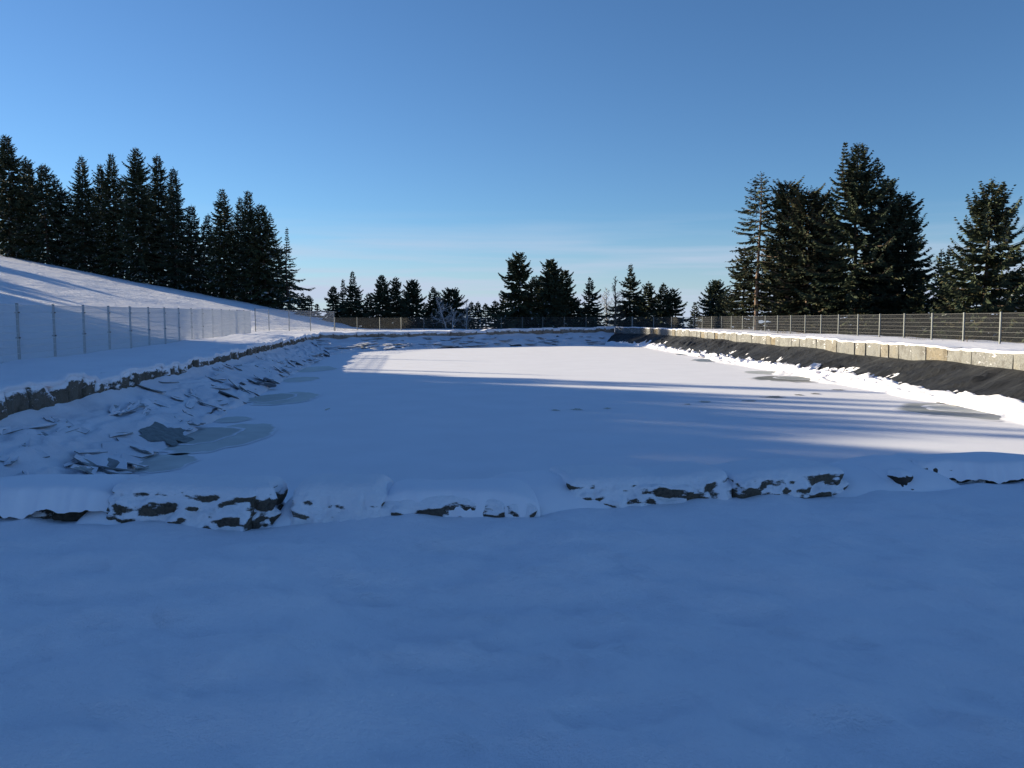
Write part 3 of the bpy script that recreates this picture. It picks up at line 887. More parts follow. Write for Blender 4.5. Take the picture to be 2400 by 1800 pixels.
near_stone(1720, 1985, (1166, 1152), 0.205, -1.31, 0.55, 0, M['stone_near'], 106, "stone with snow flecked face right of a dark gap", rough=0.035, slant=0.07, rad=0.06)
near_stone(2150, 2520, (1122, 1116), 0.105, -1.275, 0.45, 0.05, M['stone_bare'], 107, "stone at the right end with a bare dark strip under deep snow", cap_front=0.05, slant=0.02)
near_stone(2104, 2144, (1134, 1132), 0.10, -1.275, 0.16, 0, M['stone_bare'], 108, "small dark stone poking out of the snow", rough=0.03, slant=0.05, rad=0.05)

def drift(px0, px1, py0, py1, e0, h, depth, seed, name="snow_drift"):
    """smooth bank of snow filling the space between two boulders"""
    a = at_e(px0, py0, e0); b = at_e(px1, py1, e0)
    d = b - a; L = np.linalg.norm(d); ang = math.atan2(d[1], d[0])
    U, Vv = np.meshgrid(np.linspace(-1, 1, 46), np.linspace(-1, 1, 40))
    x = U * L / 2; y = depth / 2 + Vv * depth * 0.85
    prof = np.clip((1 - np.abs(U) ** 3.0) * (1 - np.clip(np.abs(Vv), 0, 1) ** 2.2), 0, 1)
    z = -0.06 + (h + 0.06) * prof ** 0.8 + 0.012 * fbm(x * 3, y * 3, seed=seed, octv=3)
    o = mesh_obj(name, np.stack([x, y, z], -1).reshape(-1, 3), grid_faces(40, 46), M['cap_snow'], wall_near)
    mid = (a + b) / 2
    o.location = (mid[0] - wall_near.location[0], mid[1] - wall_near.location[1], e0 + CAM_Z - wall_near.location[2])
    o.rotation_euler = (0, 0, ang)
    return o
drift(1150, 1440, 1206, 1180, -1.335, 0.20, 0.70, 201)
drift(1920, 2180, 1150, 1128, -1.30, 0.10, 0.60, 202)
drift(2020, 2235, 1128, 1120, -1.275, 0.135, 0.62, 207)
drift(640, 700, 1216, 1216, -1.34, 0.10, 0.5, 203)
drift(860, 930, 1208, 1208, -1.34, 0.17, 0.45, 205)
drift(180, 330, 1212, 1214, -1.34, 0.10, 0.5, 206)

rt = np.random.default_rng(3)
tw = at_e(208, 1206, -1.335)
parts = []
for k in range(7):
    a_ = rt.random() * 6.28; l_ = 0.05 + 0.09 * rt.random()
    d_ = np.array([math.cos(a_) * 0.7, math.sin(a_) * 0.4, 0.9]); q_ = np.linspace(0, 1, 4)
    parts.append(tube(d_ * (q_ * l_)[:, None] + rt.normal(size=(4, 3)) * 0.006 * q_[:, None], 0.0022 * (1 - 0.6 * q_), 4))
V, Q = join(parts)
twg = mesh_obj("dry_twig", V, Q, M['twig'])
twg.location = (tw[0], tw[1] - 0.05, CAM_Z - 1.36)
tag(twg, "small dry twig poking from the snow before the leftmost boulders", "twig")

b0 = at_e(1342, 1189, -1.345); b1 = at_e(1420, 1184, -1.345)
V, Q = box_mesh_data([((0, 0, 0), (np.linalg.norm(b1 - b0), 0.10, 0.022))])
V[V[:, 0] > 0, 1] -= 0.0
bd = mesh_obj("board", V, Q, M['board'], smooth=False)
from mathutils.bvhtree import BVHTree
near_f = gf[(np.abs(fc[:, 0]) < 8) & (fc[:, 1] > -6) & (fc[:, 1] < 9)]
bvh = BVHTree.FromPolygons([tuple(v) for v in gv], [tuple(int(i) for i in f) for f in near_f])
def on_snow(x, y):
    hit = bvh.ray_cast(Vector((x, y, 5)), Vector((0, 0, -1)))[0]
    return hit.z if hit else CAM_Z + float(ground_e(x, y))
bd.location = ((b0[0] + b1[0]) / 2, (b0[1] + b1[1]) / 2 + 0.04, on_snow((b0[0] + b1[0]) / 2, (b0[1] + b1[1]) / 2) + 0.006)
bd.rotation_euler = (math.radians(-8), 0, math.atan2(b1[1] - b0[1], b1[0] - b0[0]))
tag(bd, "thin dark board edge poking out of the foreground snow below the boulders", "board")

# ------------------------------------------------------------------ mesh fences
def panel_data(h, n_h, wire, frost=1.0):
    """one unit-long panel (x 0..1 scaled per panel): level double bars and upright rods"""
    boxes = []
    for z in np.linspace(0.04, h - 0.02, n_h):
        boxes.append(((0.5, 0.009, z), (1.0, 0.008 * frost, 0.010 * frost)))
        boxes.append(((0.5, -0.009, z), (1.0, 0.008 * frost, 0.010 * frost)))
    nvr = 50
    for i in range(nvr):
        boxes.append(((((i + 0.5) / nvr), 0, h / 2), (wire * frost / 2.5, wire * frost, h)))
    return box_mesh_data(boxes)

def fence(name, label, posts, h, n_h, wire, mat, clamps=0, post_w=0.06, post_mat=None, endh=None):
    root = empty(name, (posts[0][0], posts[0][1], posts[0][2]), label, "fence")
    r0 = np.array(root.location)
    V, Q = panel_data(h, n_h, wire)
    pm = mesh_obj("mesh_panel", V, Q, mat, root, smooth=False)
    me = pm.data
    bv, bq = box_mesh_data([((0, 0, (h + 0.02) / 2 - 0.15), (post_w, post_w * 0.7, h + 0.32)), ((0, 0, h + 0.025), (post_w + 0.008, post_w * 0.7 + 0.008, 0.012))])
    post_me = None; clamp_me = None
    for i, p in enumerate(posts):
        p = np.array(p)
        nxt = np.array(posts[i + 1]) if i + 1 < len(posts) else p + (p - np.array(posts[i - 1]))
        d = nxt - p
        ang = math.atan2(d[1], d[0])
        if post_me is None:
            o = mesh_obj("post", bv, bq, post_mat or M['zinc'], root, smooth=False); post_me = o.data
        else:
            o = bpy.data.objects.new("post", post_me); COL.objects.link(o); o.parent = root
        o.location = p - r0
        o.rotation_euler = (0, 0, ang)
        if i < clamps:
            for zc in (h * 0.86, h * 0.42):
                if clamp_me is None:
                    cv, cq = box_mesh_data([((0, 0, 0), (post_w + 0.03, post_w * 0.7 + 0.05, 0.035)), ((post_w * 0.5 + 0.03, -0.02, 0), (0.05, 0.02, 0.02))])
                    c_ = mesh_obj("clamp", cv, cq, M['clamp'], o, smooth=False); clamp_me = c_.data
                else:
                    c_ = bpy.data.objects.new("clamp", clamp_me); COL.objects.link(c_); c_.parent = o
                c_.location = (0, 0, zc)
        if i + 1 < len(posts):
            if i == 0: q = pm
            else:
                q = bpy.data.objects.new("mesh_panel", me); COL.objects.link(q); q.parent = root
            L = np.linalg.norm(d[:2])
            q.location = p - r0 + np.array([-d[1], d[0], 0]) / L * -0.035
            q.rotation_euler = (0, -math.atan2(d[2], L), ang)
            q.scale = (L, 1, 1)
    return root

def gpt(x, y, de=0.0, e=None):
    return (x, y, (float(ground_e(x, y)) if e is None else e) + CAM_Z + de)

pts = []
for i in range(-4, 16):
    pts.append((-14.04 - 0.3394 * i, 23.58 + 2.4769 * i))
lf = []
for x, y in pts:
    e = np.interp(y, [13, 23.5, 40, 61], [-1.22, -1.19, -1.07, -0.96])
    lf.append((x, y, e + CAM_Z))
fence("mesh_fence", "tall frosted wire mesh fence climbing along the shaded left bank", lf, 1.63, 9, 0.008, M['frost_wire'], clamps=14, post_w=0.075)
uz = [(-600, 63.2), (-568, 66.3), (-521, 69.3), (-471, 72.2), (-416, 75.0)]
tf = [(u * z / F_PX, z) for u, z in uz]
fence("mesh_fence", "short sunlit tall mesh fence stretch in the far left corner before the step down", [(x, y, e + CAM_Z) for (x, y), e in zip(tf, np.linspace(-0.95, -1.03, 5))], 1.80, 10, 0.005, M['frost_wire'])
ub = [(-414, 75.2), (-362, 77.5), (-309, 79.8), (-259, 81.8), (-206, 83.5), (-154, 84.8), (-103, 85.5), (-73, 85.7), (-25, 86), (24, 86), (72, 86), (122, 86), (173, 86), (227, 85.6), (280, 84.6)]
fence("mesh_fence", "low grey wire mesh fence along the far end of the pond before small spruces", [(u * z / F_PX, z, CAM_Z - 1.0 + 0.10 * sstep(-400, 300, u)) for u, z in ub], 1.22, 7, 0.0045, M['wire'])
us = [(1142 + 0, None)]
rf = []
for i in range(-3, 11):
    rf.append((18.99 - 0.0665 * i, 32.28 + 2.4991 * i))
for u, z in [(592, 59.8), (566, 62.3), (539, 64.8), (513, 67.3), (490, 69.8), (467, 72.3), (445, 74.8), (425, 77.3), (400, 79.5), (373, 81.5), (331, 83.2), (282, 84.5)]:
    rf.append((u * z / F_PX, z))
fence("mesh_fence", "grey wire mesh fence along the sunlit right bank before tall dark spruces", [(x, y, CAM_Z - 0.885) for x, y in rf], 1.17, 7, 0.0045, M['wire'], post_w=0.07)

# ------------------------------------------------------------------ trees
def crown_cards(rng, H, R, cb=0.05, dens=1.0, power=0.85, droop=0.35, card=1.0, x0=0.0, y0=0.0, z0=0.0, upturn=0.25, ragged=0.25, up_top=0.9, gap=0.0, side=None):
    """needle sprays of one leader; returns card vertices (n,4,3) and bough tubes as thin strips"""
    lev = []
    z = cb * H
    while z < H * 0.985:
        t = (z - cb * H) / (H - cb * H)
        lev.append((z, t))
        z += (0.40 - 0.20 * t) * (0.8 + 0.4 * rng.random()) / dens ** 0.5
    cards, strips = [], []
    for z, t in lev:
        Lm = R * ((1 - t) ** power * 0.97 + 0.03) * min(1.0, 0.62 + 2.2 * t)
        nb = int(rng.integers(5, 8))
        az0 = rng.random() * 6.28
        if rng.random() < gap: nb = max(2, nb - 3)
        for k in range(nb):
            az = az0 + k * 6.283 / nb + rng.normal() * 0.25
            L = Lm * (1 + ragged * rng.normal() * 0.8)
            if rng.random() < 0.10: L *= 1.25
            L = max(0.12, min(L, R * 1.12))
            if side is not None:
                L *= 1 + side[1] * math.cos(az - side[0])
            el = -0.25 + up_top * t ** 1.6 + rng.normal() * 0.10
            nf = max(3, int(L / 0.105 * dens))
            f = (np.arange(nf) + 0.35 + rng.random(nf) * 0.5) / nf
            f = 0.10 + 0.92 * f
            r = f * L * math.cos(el)
            zz = z + f * L * math.sin(el) - droop * f ** 1.6 * L * (0.35 if t > 0.6 else 0.5) + upturn * f ** 4 * L
            ca, sa = math.cos(az), math.sin(az)
            base = np.c_[x0 + r * ca, y0 + r * sa, z0 + zz]
            for sgn in (-1, 1, 0):
                if sgn == 0:
                    m = rng.random(nf) < 0.75
                    a2 = az + rng.normal(size=nf) * 0.3
                    l = np.clip(0.16 + 0.10 * L * (1.1 - f), 0.12, 0.38) * (0.7 + 0.6 * rng.random(nf))
                    dz = -0.9 - 0.6 * rng.random(nf)           # hanging sprays
                    dz = np.where(t > 0.8, 0.2, dz)
                else:
                    m = rng.random(nf) < 0.95
                    a2 = az + sgn * (0.65 + 0.5 * rng.random(nf)) * (1 - 0.45 * f)
                    l = np.clip(0.14 + 0.36 * L * (1.08 - f), 0.12, 0.62) * (0.6 + 0.7 * rng.random(nf))
                    dz = -0.25 - 0.55 * rng.random(nf) * droop / 0.35 + 0.5 * t
                dv = np.c_[np.cos(a2), np.sin(a2), dz]
                dv /= np.linalg.norm(dv, axis=1)[:, None]
                w = (0.030 + 0.105 * l) * card * (0.8 + 0.5 * rng.random(nf))
                rnd = rng.normal(size=(nf, 3))
                sd = np.cross(dv, rnd); sd /= np.linalg.norm(sd, axis=1)[:, None] + 1e-9
                p0 = base; p2 = base + dv * l[:, None]
                pm = base + dv * (l * 0.45)[:, None]
                q = np.stack([p0, pm + sd * w[:, None], p2, pm - sd * w[:, None]], 1)
                cards.append(q[m])
            # the bough itself
            fb = np.array([0.0, 0.4, 0.75, 1.0])
            rb = fb * L * math.cos(el); zb = z + fb * L * math.sin(el) - droop * fb ** 1.6 * L * (0.35 if t > 0.6 else 0.5) + upturn * fb ** 4 * L
            bp = np.c_[x0 + rb * ca, y0 + rb * sa, z0 + zb]
            strips.append((bp, 0.012 + 0.008 * L))
    # leader
    n = 7
    zt = np.linspace(0.94, 1.0, n) * H
    for zz in zt:
        for k in range(3):
            a = rng.random() * 6.28; l = 0.12 + 0.10 * rng.random()
            d = np.array([math.cos(a), math.sin(a), 1.0]); d /= np.linalg.norm(d)
            sd = np.cross(d, rng.normal(size=3)); sd /= np.linalg.norm(sd)
            p = np.array([x0, y0, z0 + zz])
            cards.append(np.array([[p, p + d * l * .5 + sd * .03, p + d * l, p + d * l * .5 - sd * .03]]))
    return np.concatenate(cards), strips

def strip_quads(strips, keep=1.0, rng=None):
    V, Q, o = [], [], 0
    for bp, w in strips:
        if rng is not None and rng.random() > keep: continue
        n = len(bp)
        ww = w * np.linspace(1, 0.35, n)
        d = bp[-1] - bp[0]; hor = np.cross(d, [0, 0, 1.0]); hor /= np.linalg.norm(hor) + 1e-9
        for off in (hor, np.array([0, 0, 1.0])):
            V.append(np.concatenate([bp + off * ww[:, None], bp - off * ww[:, None]]))
            i = np.arange(n - 1)
            Q.append(np.stack([i, i + 1, n + i + 1, n + i], -1) + o)
            o += 2 * n
    return np.concatenate(V), np.concatenate(Q)

def spruce_meshes(H, R, seed, snow=0.0, brown=0.1, bark=None, extra=(), bend=0.0, trunk_r=None, **kw):
    rng = np.random.default_rng(seed)
    cards, strips = crown_cards(rng, H, R, **kw)
    kw2 = {k: v for k, v in kw.items() if k in ('dens', 'card', 'droop')}
    trunks = []
    zt = np.linspace(0, 1, 9)
    tr = trunk_r or (0.09 + 0.0095 * H)
    wob = 0.04 * R
    tp = np.c_[wob * np.sin(zt * 5 + seed), wob * np.cos(zt * 4 + seed), zt * H - 0.0]
    tp[0, 2] = -0.6
    trunks.append(tube(tp, tr * (1 - zt * 0.93), 7))
    for (dx, off, h, r) in extra:
        z0 = H - off          # further leaders forking off the stem
        c2, s2 = crown_cards(rng, h, r, cb=0.02, x0=dx, y0=rng.normal() * 0.2, z0=z0, **kw2)
        cards = np.concatenate([cards, c2]); strips = strips + s2
        q = np.linspace(0, 1, 6)
        tp2 = np.c_[dx * np.minimum(1, q * 2.2), q * 0, z0 - abs(dx) * 1.0 + q * (h + abs(dx))]
        trunks.append(tube(tp2, tr * 0.4 * (1 - q * 0.9), 5))
    def warp(P):
        P = P.copy()
        P[..., 0] += bend * (np.clip(P[..., 2], 0, None) / H) ** 2.2
        return P
    cards = warp(cards)
    n = len(cards)
    V = cards.reshape(-1, 3); Q = np.arange(4 * n).reshape(-1, 4)
    mi = np.zeros(n, int)
    u = rng.random(n)
    mi[u < brown] = 1
    if snow > 0:
        up = np.abs(np.cross(cards[:, 1] - cards[:, 3], cards[:, 2] - cards[:, 0])[:, 2])
        area = np.linalg.norm(np.cross(cards[:, 1] - cards[:, 3], cards[:, 2] - cards[:, 0]), axis=1) + 1e-9
        mid = cards.mean(1)
        cl = vnoise(mid[:, 0] * 0.9 + seed, mid[:, 1] * 0.9, mid[:, 2] * 0.9, seed=3)
        low = 1 - np.clip(mid[:, 2] / H, 0, 1) * 0.8
        mi[(rng.random(n) < snow * (0.5 + 2.2 * np.clip(cl, 0, 1)) * low) & (up / area > 0.35)] = 2
    sv, sq = strip_quads(strips, 0.6, rng)
    tv, tq = join(trunks + [(sv, sq)])
    return (V, Q, mi), (warp(tv), tq)

def tree(x, y, H, R, seed, label, group, mats=None, bark='bark', sink=0.15, e=None, cat="tree", **kw):
    zb = float(ground_e(x, y)) + CAM_Z - sink
    root = empty("spruce_tree", (x, y, zb), label, cat, group)
    (V, Q, mi), (tv, tq) = spruce_meshes(H + sink, R, seed, **kw)
    mesh_obj("trunk", tv, tq, M[bark], root, smooth=True)
    mesh_obj("crown", V, Q, mats or [M['needle'], M['needle_b'], M['needle_snow']], root, smooth=False, mat_idx=mi)
    return root

def tree_px(px, py, Y, rpx, seed, label, group, **kw):
    """a tree whose tip shows at a pixel when it stands Y metres ahead"""
    top = at_y(px, py, Y)
    zb = float(ground_e(top[0], Y)) + CAM_Z
    H = top[2] - zb
    return tree(top[0], Y, H, rpx * Y / F_PX, seed, label, group, **kw)

GL = "spruces along the crest of the left hill"
left_trees = [
 (14, 316, 112, 62, "tallest spruce at the left edge, first on the hill crest", {}),
 (56, 372, 118, 52, "spruce with a blunt top just right of the tallest left edge spruce", dict(bend=0.5)),
 (100, 384, 113, 66, "ragged twin topped spruce with long limbs, second gap from the left edge", dict(extra=((-1.5, 4.6, 4.2, 1.0),), gap=0.5, ragged=0.4)),
 (150, 410, 116, 48, "spruce with a bent over tip leaning right before the narrow spire", dict(bend=-1.4, gap=0.4)),
 (190, 365, 114, 44, "narrow spire spruce with a fine needle tip left of two close tips", {}),
 (234, 384, 119, 42, "lower of two close tipped spruces right of the narrow spire", {}),
 (260, 360, 113, 46, "higher of two close tipped spruces right of the narrow spire", {}),
 (318, 346, 111, 58, "highest spruce in the middle of the hill row with stout upper boughs", dict(ragged=0.35)),
 (369, 361, 114, 46, "slender spruce right of the highest middle spruce on the hill", {}),
 (406, 392, 112, 46, "spruce with a rounded right side before the dip in the row", {}),
 (448, 480, 113, 44, "short spruce in the dip of the hill row", dict(ragged=0.35)),
 (474, 502, 117, 34, "lowest spruce with upturned limb in the dip of the hill row", dict(bend=0.8)),
 (521, 443, 112, 50, "full spruce just right of the dip in the hill row", {}),
 (562, 462, 115, 34, "slim spruce pressed against the taller twin right of the dip", {}),
 (581, 447, 112, 44, "dense spruce right of the slim twin beyond the dip", {}),
 (616, 478, 112, 62, "spruce with a forked crooked top near the right end of the row", dict(extra=((1.25, 5.0, 3.8, 0.9),), bend=-0.5)),
 (672, 534, 110, 74, "thin see through spruce with a bare tip and wide skirt ending the hill row", dict(dens=0.8, power=1.9, gap=0.4, cb=0.02)),
]
for k, (px, py, Y, r, lab, kw) in enumerate(left_trees):
    kw = dict(dict(dens=1.1, cb=0.02, power=0.66, droop=0.5, snow=0.10, brown=0.06, ragged=0.3), **kw)
    tree_px(px, py, Y, r, 300 + k, lab, GL, **kw)
for k, (px, py, Y, r) in enumerate([(35, 440, 124, 55), (120, 450, 126, 52), (172, 455, 123, 46), (215, 440, 126, 46), (290, 420, 124, 50), (345, 430, 126, 46), (395, 470, 124, 46), (430, 520, 123, 40), (500, 535, 122, 44), (545, 520, 124, 42), (600, 540, 122, 42), (646, 575, 116, 52)]):
    tree_px(px, py, Y, r, 340 + k, "dark spruce half hidden in the second row behind the hill crest spruces", GL + ", second row", cb=0.08, power=0.6, dens=0.7, snow=0.06)

GB = "small spruces beyond the far fence"
back_trees = [
 (709, 688, 104, 18, "tiny dark spruce just right of the hill row's end", {}),
 (724, 694, 106, 15, "smaller twin of the tiny spruce right of the hill row", {}),
 (743, 714, 108, 14, "lowest tiny spruce before the far left spruce cluster", {}),
 (781, 672, 100, 30, "bushy left spruce of the far left cluster", {}),
 (804, 656, 103, 20, "thin middle spruce of the far left cluster", dict(power=1.1)),
 (826, 637, 99, 38, "tall airy layered spruce with a long pointed tip in far left cluster", dict(power=1.15, gap=0.2)),
 (864, 688, 103, 24, "short pointed spruce between the far left cluster and broad trio", {}),
 (895, 645, 100, 42, "left and tallest of the broad trio of dark spruces", dict(ragged=0.3)),
 (926, 650, 102, 36, "middle one of the broad trio of dark spruces", {}),
 (966, 656, 99, 40, "right one of the broad trio with a spreading top", dict(power=0.6)),
 (1015, 673, 101, 26, "spruce with pointed tip behind the white frosted tree", {}),
 (1026, 684, 103, 24, "shorter spruce close right of the tip behind the frosted tree", {}),
 (1060, 677, 100, 38, "broad round topped spruce right of the white frosted tree", dict(power=0.5)),
 (1096, 708, 101, 20, "low spruce with a hooked top right of the round topped spruce", dict(bend=0.5)),
 (1120, 708, 99, 22, "low dark spruce left of the pale young one", {}),
 (1138, 712, 97, 20, "pale frosted young spruce left of the big twin trunked spruce", dict(snow=0.35)),
 (1160, 705, 100, 24, "low spruce under the left limbs of the big far spruce", {}),
 (1219, 593, 96, 58, "biggest far spruce with twin tip and long left limbs", dict(extra=((-1.05, 4.0, 3.2, 0.8),), ragged=0.42, power=0.7, gap=0.3, side=(math.pi, 0.2))),
 (1252, 650, 99, 34, "shorter spruce filling the gap right of the biggest far spruce", dict(power=0.6)),
 (1268, 646, 97, 24, "narrow spruce hugging the left of the round shouldered spruce", {}),
 (1292, 609, 96, 44, "tall far spruce with drooping sprays, next after the biggest", dict(power=0.55, droop=0.6)),
 (1318, 634, 97, 40, "right leaning spruce with rounded shoulder beside the tall far spruce", dict(bend=0.25, power=0.6)),
 (1345, 700, 97, 34, "low wide spruce between rounded spruce and the lone pointed one", dict(power=0.5)),
 (1382, 650, 95, 46, "lone pointed far spruce with long right limbs", dict(power=1.25, ragged=0.4, gap=0.3, side=(0, 0.15))),
 (1478, 620, 95, 46, "tall far spruce just right of the bare larch", dict(power=0.95, ragged=0.42, gap=0.3)),
 (1520, 661, 97, 36, "pointed spruce right of the tall spruce beside the larch", {}),
 (1555, 664, 96, 32, "left one of two close tips at the end of the larch group", {}),
 (1576, 676, 96, 34, "right one of two close tips with a low limb to the right", dict(side=(0, 0.2), ragged=0.35)),
 (1629, 710, 98, 20, "tiny spruce left of the small dark spruce before right clump", {}),
 (1679, 658, 92, 46, "small dark broad spruce left of the tall right hand clump", dict(power=0.55, ragged=0.3)),
]
for k, (px, py, Y, r, lab, kw) in enumerate(back_trees):
    kw = dict(dict(dens=1.5, cb=0.02, power=0.75, droop=0.45, snow=0.03, brown=0.10, card=1.15, ragged=0.3), **kw)
    tree_px(px, py, Y, r * 1.15, 400 + k, lab, GB, **kw)
for k, (px, py, Y, r) in enumerate([(850, 715, 108, 36), (945, 710, 108, 40), (1000, 712, 108, 34), (1085, 725, 107, 34), (1185, 690, 106, 36), (1240, 700, 104, 36), (1320, 700, 104, 34), (1500, 710, 104, 36), (1545, 715, 103, 32)]):
    tree_px(px, py, Y, r, 450 + k, "low dark spruce filling the shade behind the far fence", GB + ", low ones behind", cb=0.0, power=0.5, dens=1.0)

GR = "tall spruces behind the right fence"
right_trees = [
 (1783, 405, 72, 84, 0.24, "sparse see through spruce with bare boughs at the left of right clump", dict(dens=0.55, power=0.62, gap=0.25, droop=0.25, bark='bark_pale', brown=0.3, card=0.8, ragged=0.18, upturn=0.1)),
 (1853, 430, 71, 62, 0.22, "spruce with flat ragged top right of the see through spruce", dict(power=0.4, ragged=0.4, bark='bark_pale', brown=0.35, bend=-0.3)),
 (1897, 448, 69, 70, 0.16, "brownish broken topped spruce with pale lower trunk in right clump", dict(power=0.34, ragged=0.35, bark='bark_pale', brown=0.45)),
 (1935, 455, 72, 55, 0.05, "spruce filling the shoulder left of the tallest right hand spruce", dict(power=0.4, ragged=0.35, brown=0.3)),
 (2014, 336, 66, 135, 0.05, "tallest right hand spruce with a forked crown", dict(extra=((-1.25, 3.9, 3.8, 0.7), (1.5, 4.0, 2.8, 0.9)), power=0.80, ragged=0.30, gap=0.3)),
 (2081, 417, 67, 80, 0.03, "second leader spruce close right of the forked tallest one", dict(power=0.58, ragged=0.3)),
 (2120, 458, 65, 78, 0.03, "spruce with rounded outer side at the right of the big clump", dict(power=0.5, ragged=0.3, extra=((-0.45, 2.2, 2.2, 0.6),))),
 (1745, 580, 74, 46, 0.02, "low dense brownish spruce under the see through spruce", dict(power=0.5, brown=0.4)),
 (1815, 570, 75, 50, 0.02, "low dense spruce between pale trunks in right clump", dict(power=0.45, brown=0.4)),
 (2208, 586, 62, 40, 0.02, "small pointed spruce right of the big right hand clump", {}),
 (2236, 582, 60, 34, 0.02, "small crooked spruce beside the far right spruce", dict(bend=-0.3, power=0.6)),
 (2256, 640, 58, 34, 0.02, "low yellowish spruce under the limbs of the far right spruce", dict(brown=0.6, power=0.5)),
 (2325, 423, 54, 132, 0.05, "large open spruce with twin top at the right edge", dict(extra=((0.85, 2.4, 2.1, 0.5),), power=0.72, dens=1.15, gap=0.2, ragged=0.28, upturn=0.4)),
]
for k, (px, py, Y, r, cb, lab, kw) in enumerate(right_trees):
    kw = dict(dict(dens=1.15, power=0.7, droop=0.3, snow=0.004, brown=0.15, card=1.0, cb=cb), **kw)
    tree_px(px, py, Y, r * 1.08, 500 + k, lab, GR, **kw)
for k, (px, py, Y, r) in enumerate([(1700, 690, 80, 40), (1850, 640, 78, 60), (1960, 600, 76, 70), (2060, 600, 76, 70), (2150, 640, 72, 60), (2215, 680, 70, 52), (2290, 660, 66, 60), (2380, 640, 62, 70), (2440, 600, 56, 80), (2150, 690, 62, 50), (2020, 690, 64, 55), (1930, 690, 68, 50)]):
    tree_px(px, py, Y, r, 540 + k, "dark low spruce packed into the shade of the right hand clump", GR + ", low ones in the shade", cb=0.0, power=0.45, dens=1.0, brown=0.2)

# grove on the hill left of the picture whose shade lies over the near half of the pond
grove_rng = np.random.default_rng(5)
protos = [spruce_meshes(12.0, 2.7, 600 + k, cb=0.02, power=0.55, dens=0.75, snow=0.03, droop=0.4) for k in range(3)]
pmesh = []
for (V, Q, mi), (tv, tq) in protos:
    c_ = mesh_obj("crown", V, Q, [M['needle'], M['needle_b'], M['needle_snow']], None, smooth=False, mat_idx=mi)
    t_ = mesh_obj("trunk", tv, tq, M['bark'], None, smooth=True)
    pmesh.append((c_.data, t_.data))
    bpy.data.objects.remove(c_); bpy.data.objects.remove(t_)
def grove_tree(x, y, top_e, k, wide=1.0):
    zb = float(ground_e(x, y))
    sc = (top_e - zb) / 12.0
    root = empty("spruce_tree", (x, y, zb + CAM_Z - 0.1), "tall spruce of the grove on the hill left of the view", "tree", "spruces of the grove left of the view")
    root.scale = (max(0.8, sc * 0.95) * wide, max(0.8, sc * 0.95) * wide, sc)
    root.rotation_euler = (0, 0, grove_rng.random() * 6.28)
    cm, tm = pmesh[k % 3]
    for nm, me in (("crown", cm), ("trunk", tm)):
        o = bpy.data.objects.new(nm, me); COL.objects.link(o); o.parent = root
S_AX = math.cos(SUN_AZ) / -math.sin(SUN_AZ)      # dy per -dx along the sun's azimuth
def grove_at(s_, xg, reach, k, wide=1.0):
    """tree at x = xg whose tip throws its shadow as far as x = reach along the line s"""
    dist = (reach - xg) / -math.sin(SUN_AZ)
    grove_tree(xg, s_ - S_AX * xg, dist * math.tan(SUN_EL) - CAM_Z, k, wide)
k = 0
for s_, reach in [(32.6, 13), (31.4, 6), (29.0, 12.5), (27.6, 12.5), (25.9, 13), (24.2, 11.0), (22.9, 12.5), (21.6, 12.5), (19.6, 7.0), (17.8, 11), (16.2, 13.5), (14.4, 17), (12.6, 20), (10.8, 22)]:
    grove_at(s_, -51.5 + 2.0 * grove_rng.random(), reach, k, 0.8); k += 1
s_ = 32.0
while s_ > 9:
    grove_at(s_, -55.5 + 1.5 * grove_rng.random(), (1.5 if s_ > 30.6 else (-2.5 if s_ > 29.2 else 7.4)) + grove_rng.normal() * 1.0, k, 1.45); k += 1
    s_ -= 1.15
s_ = 9.0
while s_ > -20:
    for xg in (-50.0, -54.5, -59.0):
        grove_at(s_ + grove_rng.random() * 0.6, xg + grove_rng.normal() * 0.5, 26 - 0.1 * s_ + grove_rng.normal() * 2, k); k += 1
    s_ -= 2.0
# lower trees further up the hill shade only the hillside and the left bank
for s_, reach in [(34.6, -13), (36.6, -15), (38.4, -14.5), (40.0, -17), (43.6, -19.5), (45.4, -20), (47.2, -21), (49.0, -22), (53.5, -21), (55.0, -20), (57.0, -19)]:
    grove_at(s_, -57 - 0.15 * (s_ - 34), reach + grove_rng.normal() * 0.6, k, 1.0); k += 1
# two slim ones whose thin shadows reach across the sunlit ice
grove_at(36.0, -58.5, 2.0, k, 0.28)
grove_at(46.3, -60.5, -1.0, k + 1, 0.2)

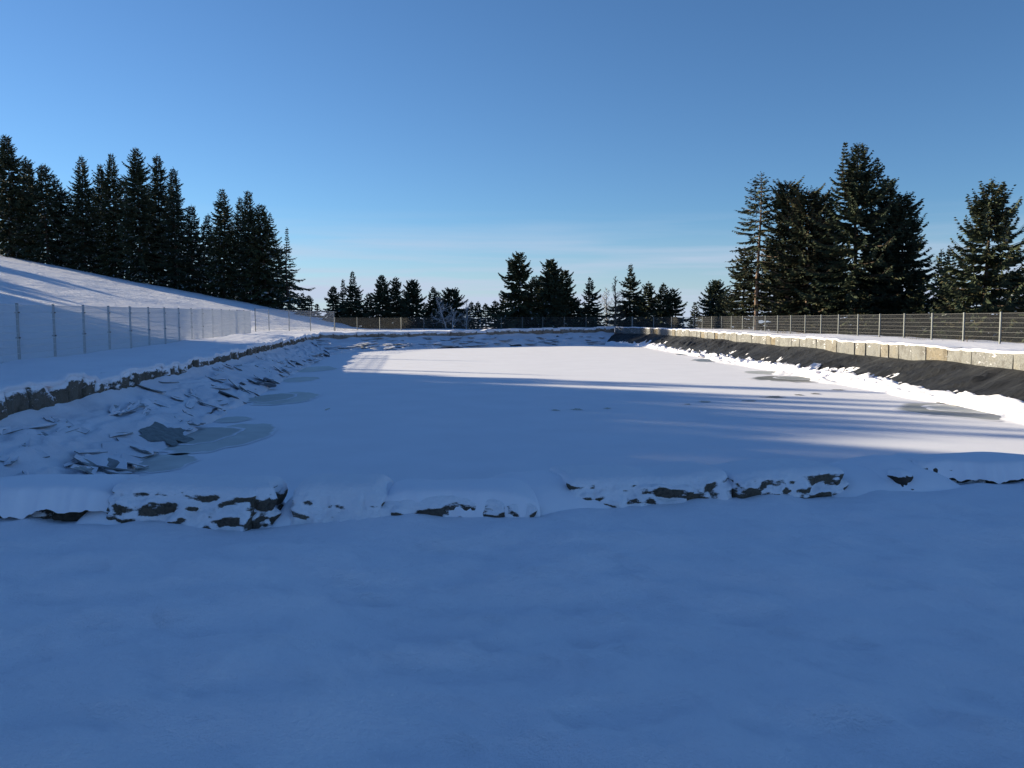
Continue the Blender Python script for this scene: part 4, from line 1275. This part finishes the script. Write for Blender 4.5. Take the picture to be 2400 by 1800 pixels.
# ------------------------------------------------------------------ bare trees
def bare_tree(name, label, x, y, H, seed, mat, up=0.7, lean=0.0, n_br=16, spread=0.45, cat="tree", group=None, twig=3, thick=1.0, cb=0.15):
    rng = np.random.default_rng(seed)
    root = empty(name, (x, y, float(ground_e(x, y)) + CAM_Z - 0.1), label, cat, group)
    q = np.linspace(0, 1, 8)
    tp = np.c_[lean * q ** 1.4 + 0.05 * np.sin(q * 7 + seed), 0.04 * np.cos(q * 6), q * H]
    V, Q = tube(tp, (0.02 + 0.012 * H) * thick * (1 - 0.88 * q), 6)
    mesh_obj("trunk", V, Q, mat, root)
    parts = []
    for i in range(n_br):
        f = cb + (0.97 - cb) * (i + rng.random()) / n_br
        p = np.array([np.interp(f, q, tp[:, k]) for k in range(3)])
        az = rng.random() * 6.28
        L = spread * H * (1.05 - f) * (0.7 + 0.6 * rng.random()) + 0.15
        d = np.array([math.cos(az), math.sin(az), up * (0.4 + 0.8 * rng.random())]); d /= np.linalg.norm(d)
        m = np.linspace(0, 1, 5)
        bp = p + d * (m * L)[:, None] + np.c_[0 * m, 0 * m, 0.25 * L * m ** 2 * up] + rng.normal(size=(5, 3)) * 0.03 * L * m[:, None]
        parts.append(tube(bp, 0.018 * thick * (1 - 0.75 * m) * (0.6 + 0.4 * H / 4), 4))
        for j in range(twig):
            b0 = bp[1 + j % 4]
            d2 = d + rng.normal(size=3) * 0.7; d2 /= np.linalg.norm(d2)
            l2 = L * 0.45 * (0.5 + rng.random())
            m2 = np.linspace(0, 1, 4)
            tp2 = b0 + d2 * (m2 * l2)[:, None] + rng.normal(size=(4, 3)) * 0.04 * l2 * m2[:, None]
            parts.append(tube(tp2, 0.011 * thick * (1 - 0.6 * m2), 3))
            for jj in range(2):
                b1 = tp2[1 + jj]; d3 = d2 + rng.normal(size=3) * 0.8; d3 /= np.linalg.norm(d3)
                parts.append(tube(np.array([b1, b1 + d3 * l2 * 0.25, b1 + d3 * l2 * 0.5]), np.array([0.009, 0.008, 0.005]) * thick, 3))
    V, Q = join(parts)
    mesh_obj("branches", V, Q, mat, root)
    return root
def place(px, Y): return ((px - 1200) / F_PX * Y, Y)
x, y = place(1046, 88); bare_tree("frosted_tree", "white frosted bare tree leaning left behind the far fence", x, y, 3.5, 21, M['frost'], up=0.55, lean=-1.15, n_br=24, spread=0.36, twig=6, thick=1.5)
x, y = place(1062, 87.5); bare_tree("frosted_shrub", "low white frosted shrub at the foot of the leaning frosted tree", x, y, 2.2, 22, M['frost'], up=1.2, n_br=14, spread=0.5, twig=4, thick=1.8, cb=0.05, cat="shrub")
x, y = place(1094, 88); bare_tree("bare_shrub", "grey bare shrub behind the far fence right of the frosted tree", x, y, 3.0, 23, M['frost'], up=1.0, n_br=18, spread=0.4, twig=5, thick=1.2, cb=0.05, cat="shrub")
x, y = place(1441, 93); bare_tree("bare_larch", "bare brown larch with upswept branches beside the far spruces", x, y, at_y(1441, 645, 93)[2] - float(ground_e(x, y)) - CAM_Z, 24, M['twig'], up=0.9, n_br=46, spread=0.24, twig=3, thick=1.7, cb=0.1)
x, y = place(1421, 97); bare_tree("frosted_tree", "pale frosted bare tree hazy behind the gap left of larch", x, y, 5.6, 25, M['frost'], up=1.0, n_br=30, spread=0.28, twig=6, thick=1.4)

# ------------------------------------------------------------------ dry grass at the foot of the right fence
rg = np.random.default_rng(8)
V, F = [], []
for k in range(700):
    i = rg.random() * 52
    bx, by = 18.95 - 0.0266 * i + rg.normal() * 0.18, 30 + i
    c_ = vnoise(np.array([i * 0.45]), np.array([2.0]), seed=4)[0]
    if c_ < 0.0: continue
    z = CAM_Z - 0.9
    h = 0.12 + 0.25 * rg.random(); a = rg.random() * 6.28
    dx, dy = math.cos(a), math.sin(a)
    o = len(V)
    V += [(bx - dy * 0.006, by + dx * 0.006, z), (bx + dy * 0.006, by - dx * 0.006, z), (bx + dx * h * 0.5, by + dy * h * 0.5, z + h)]
    F.append([o, o + 1, o + 2])
tag(mesh_obj("dry_grass", V, F, M['grass'], smooth=False), "dry brown grass blades along the foot of the right fence", "grass", kind="stuff")
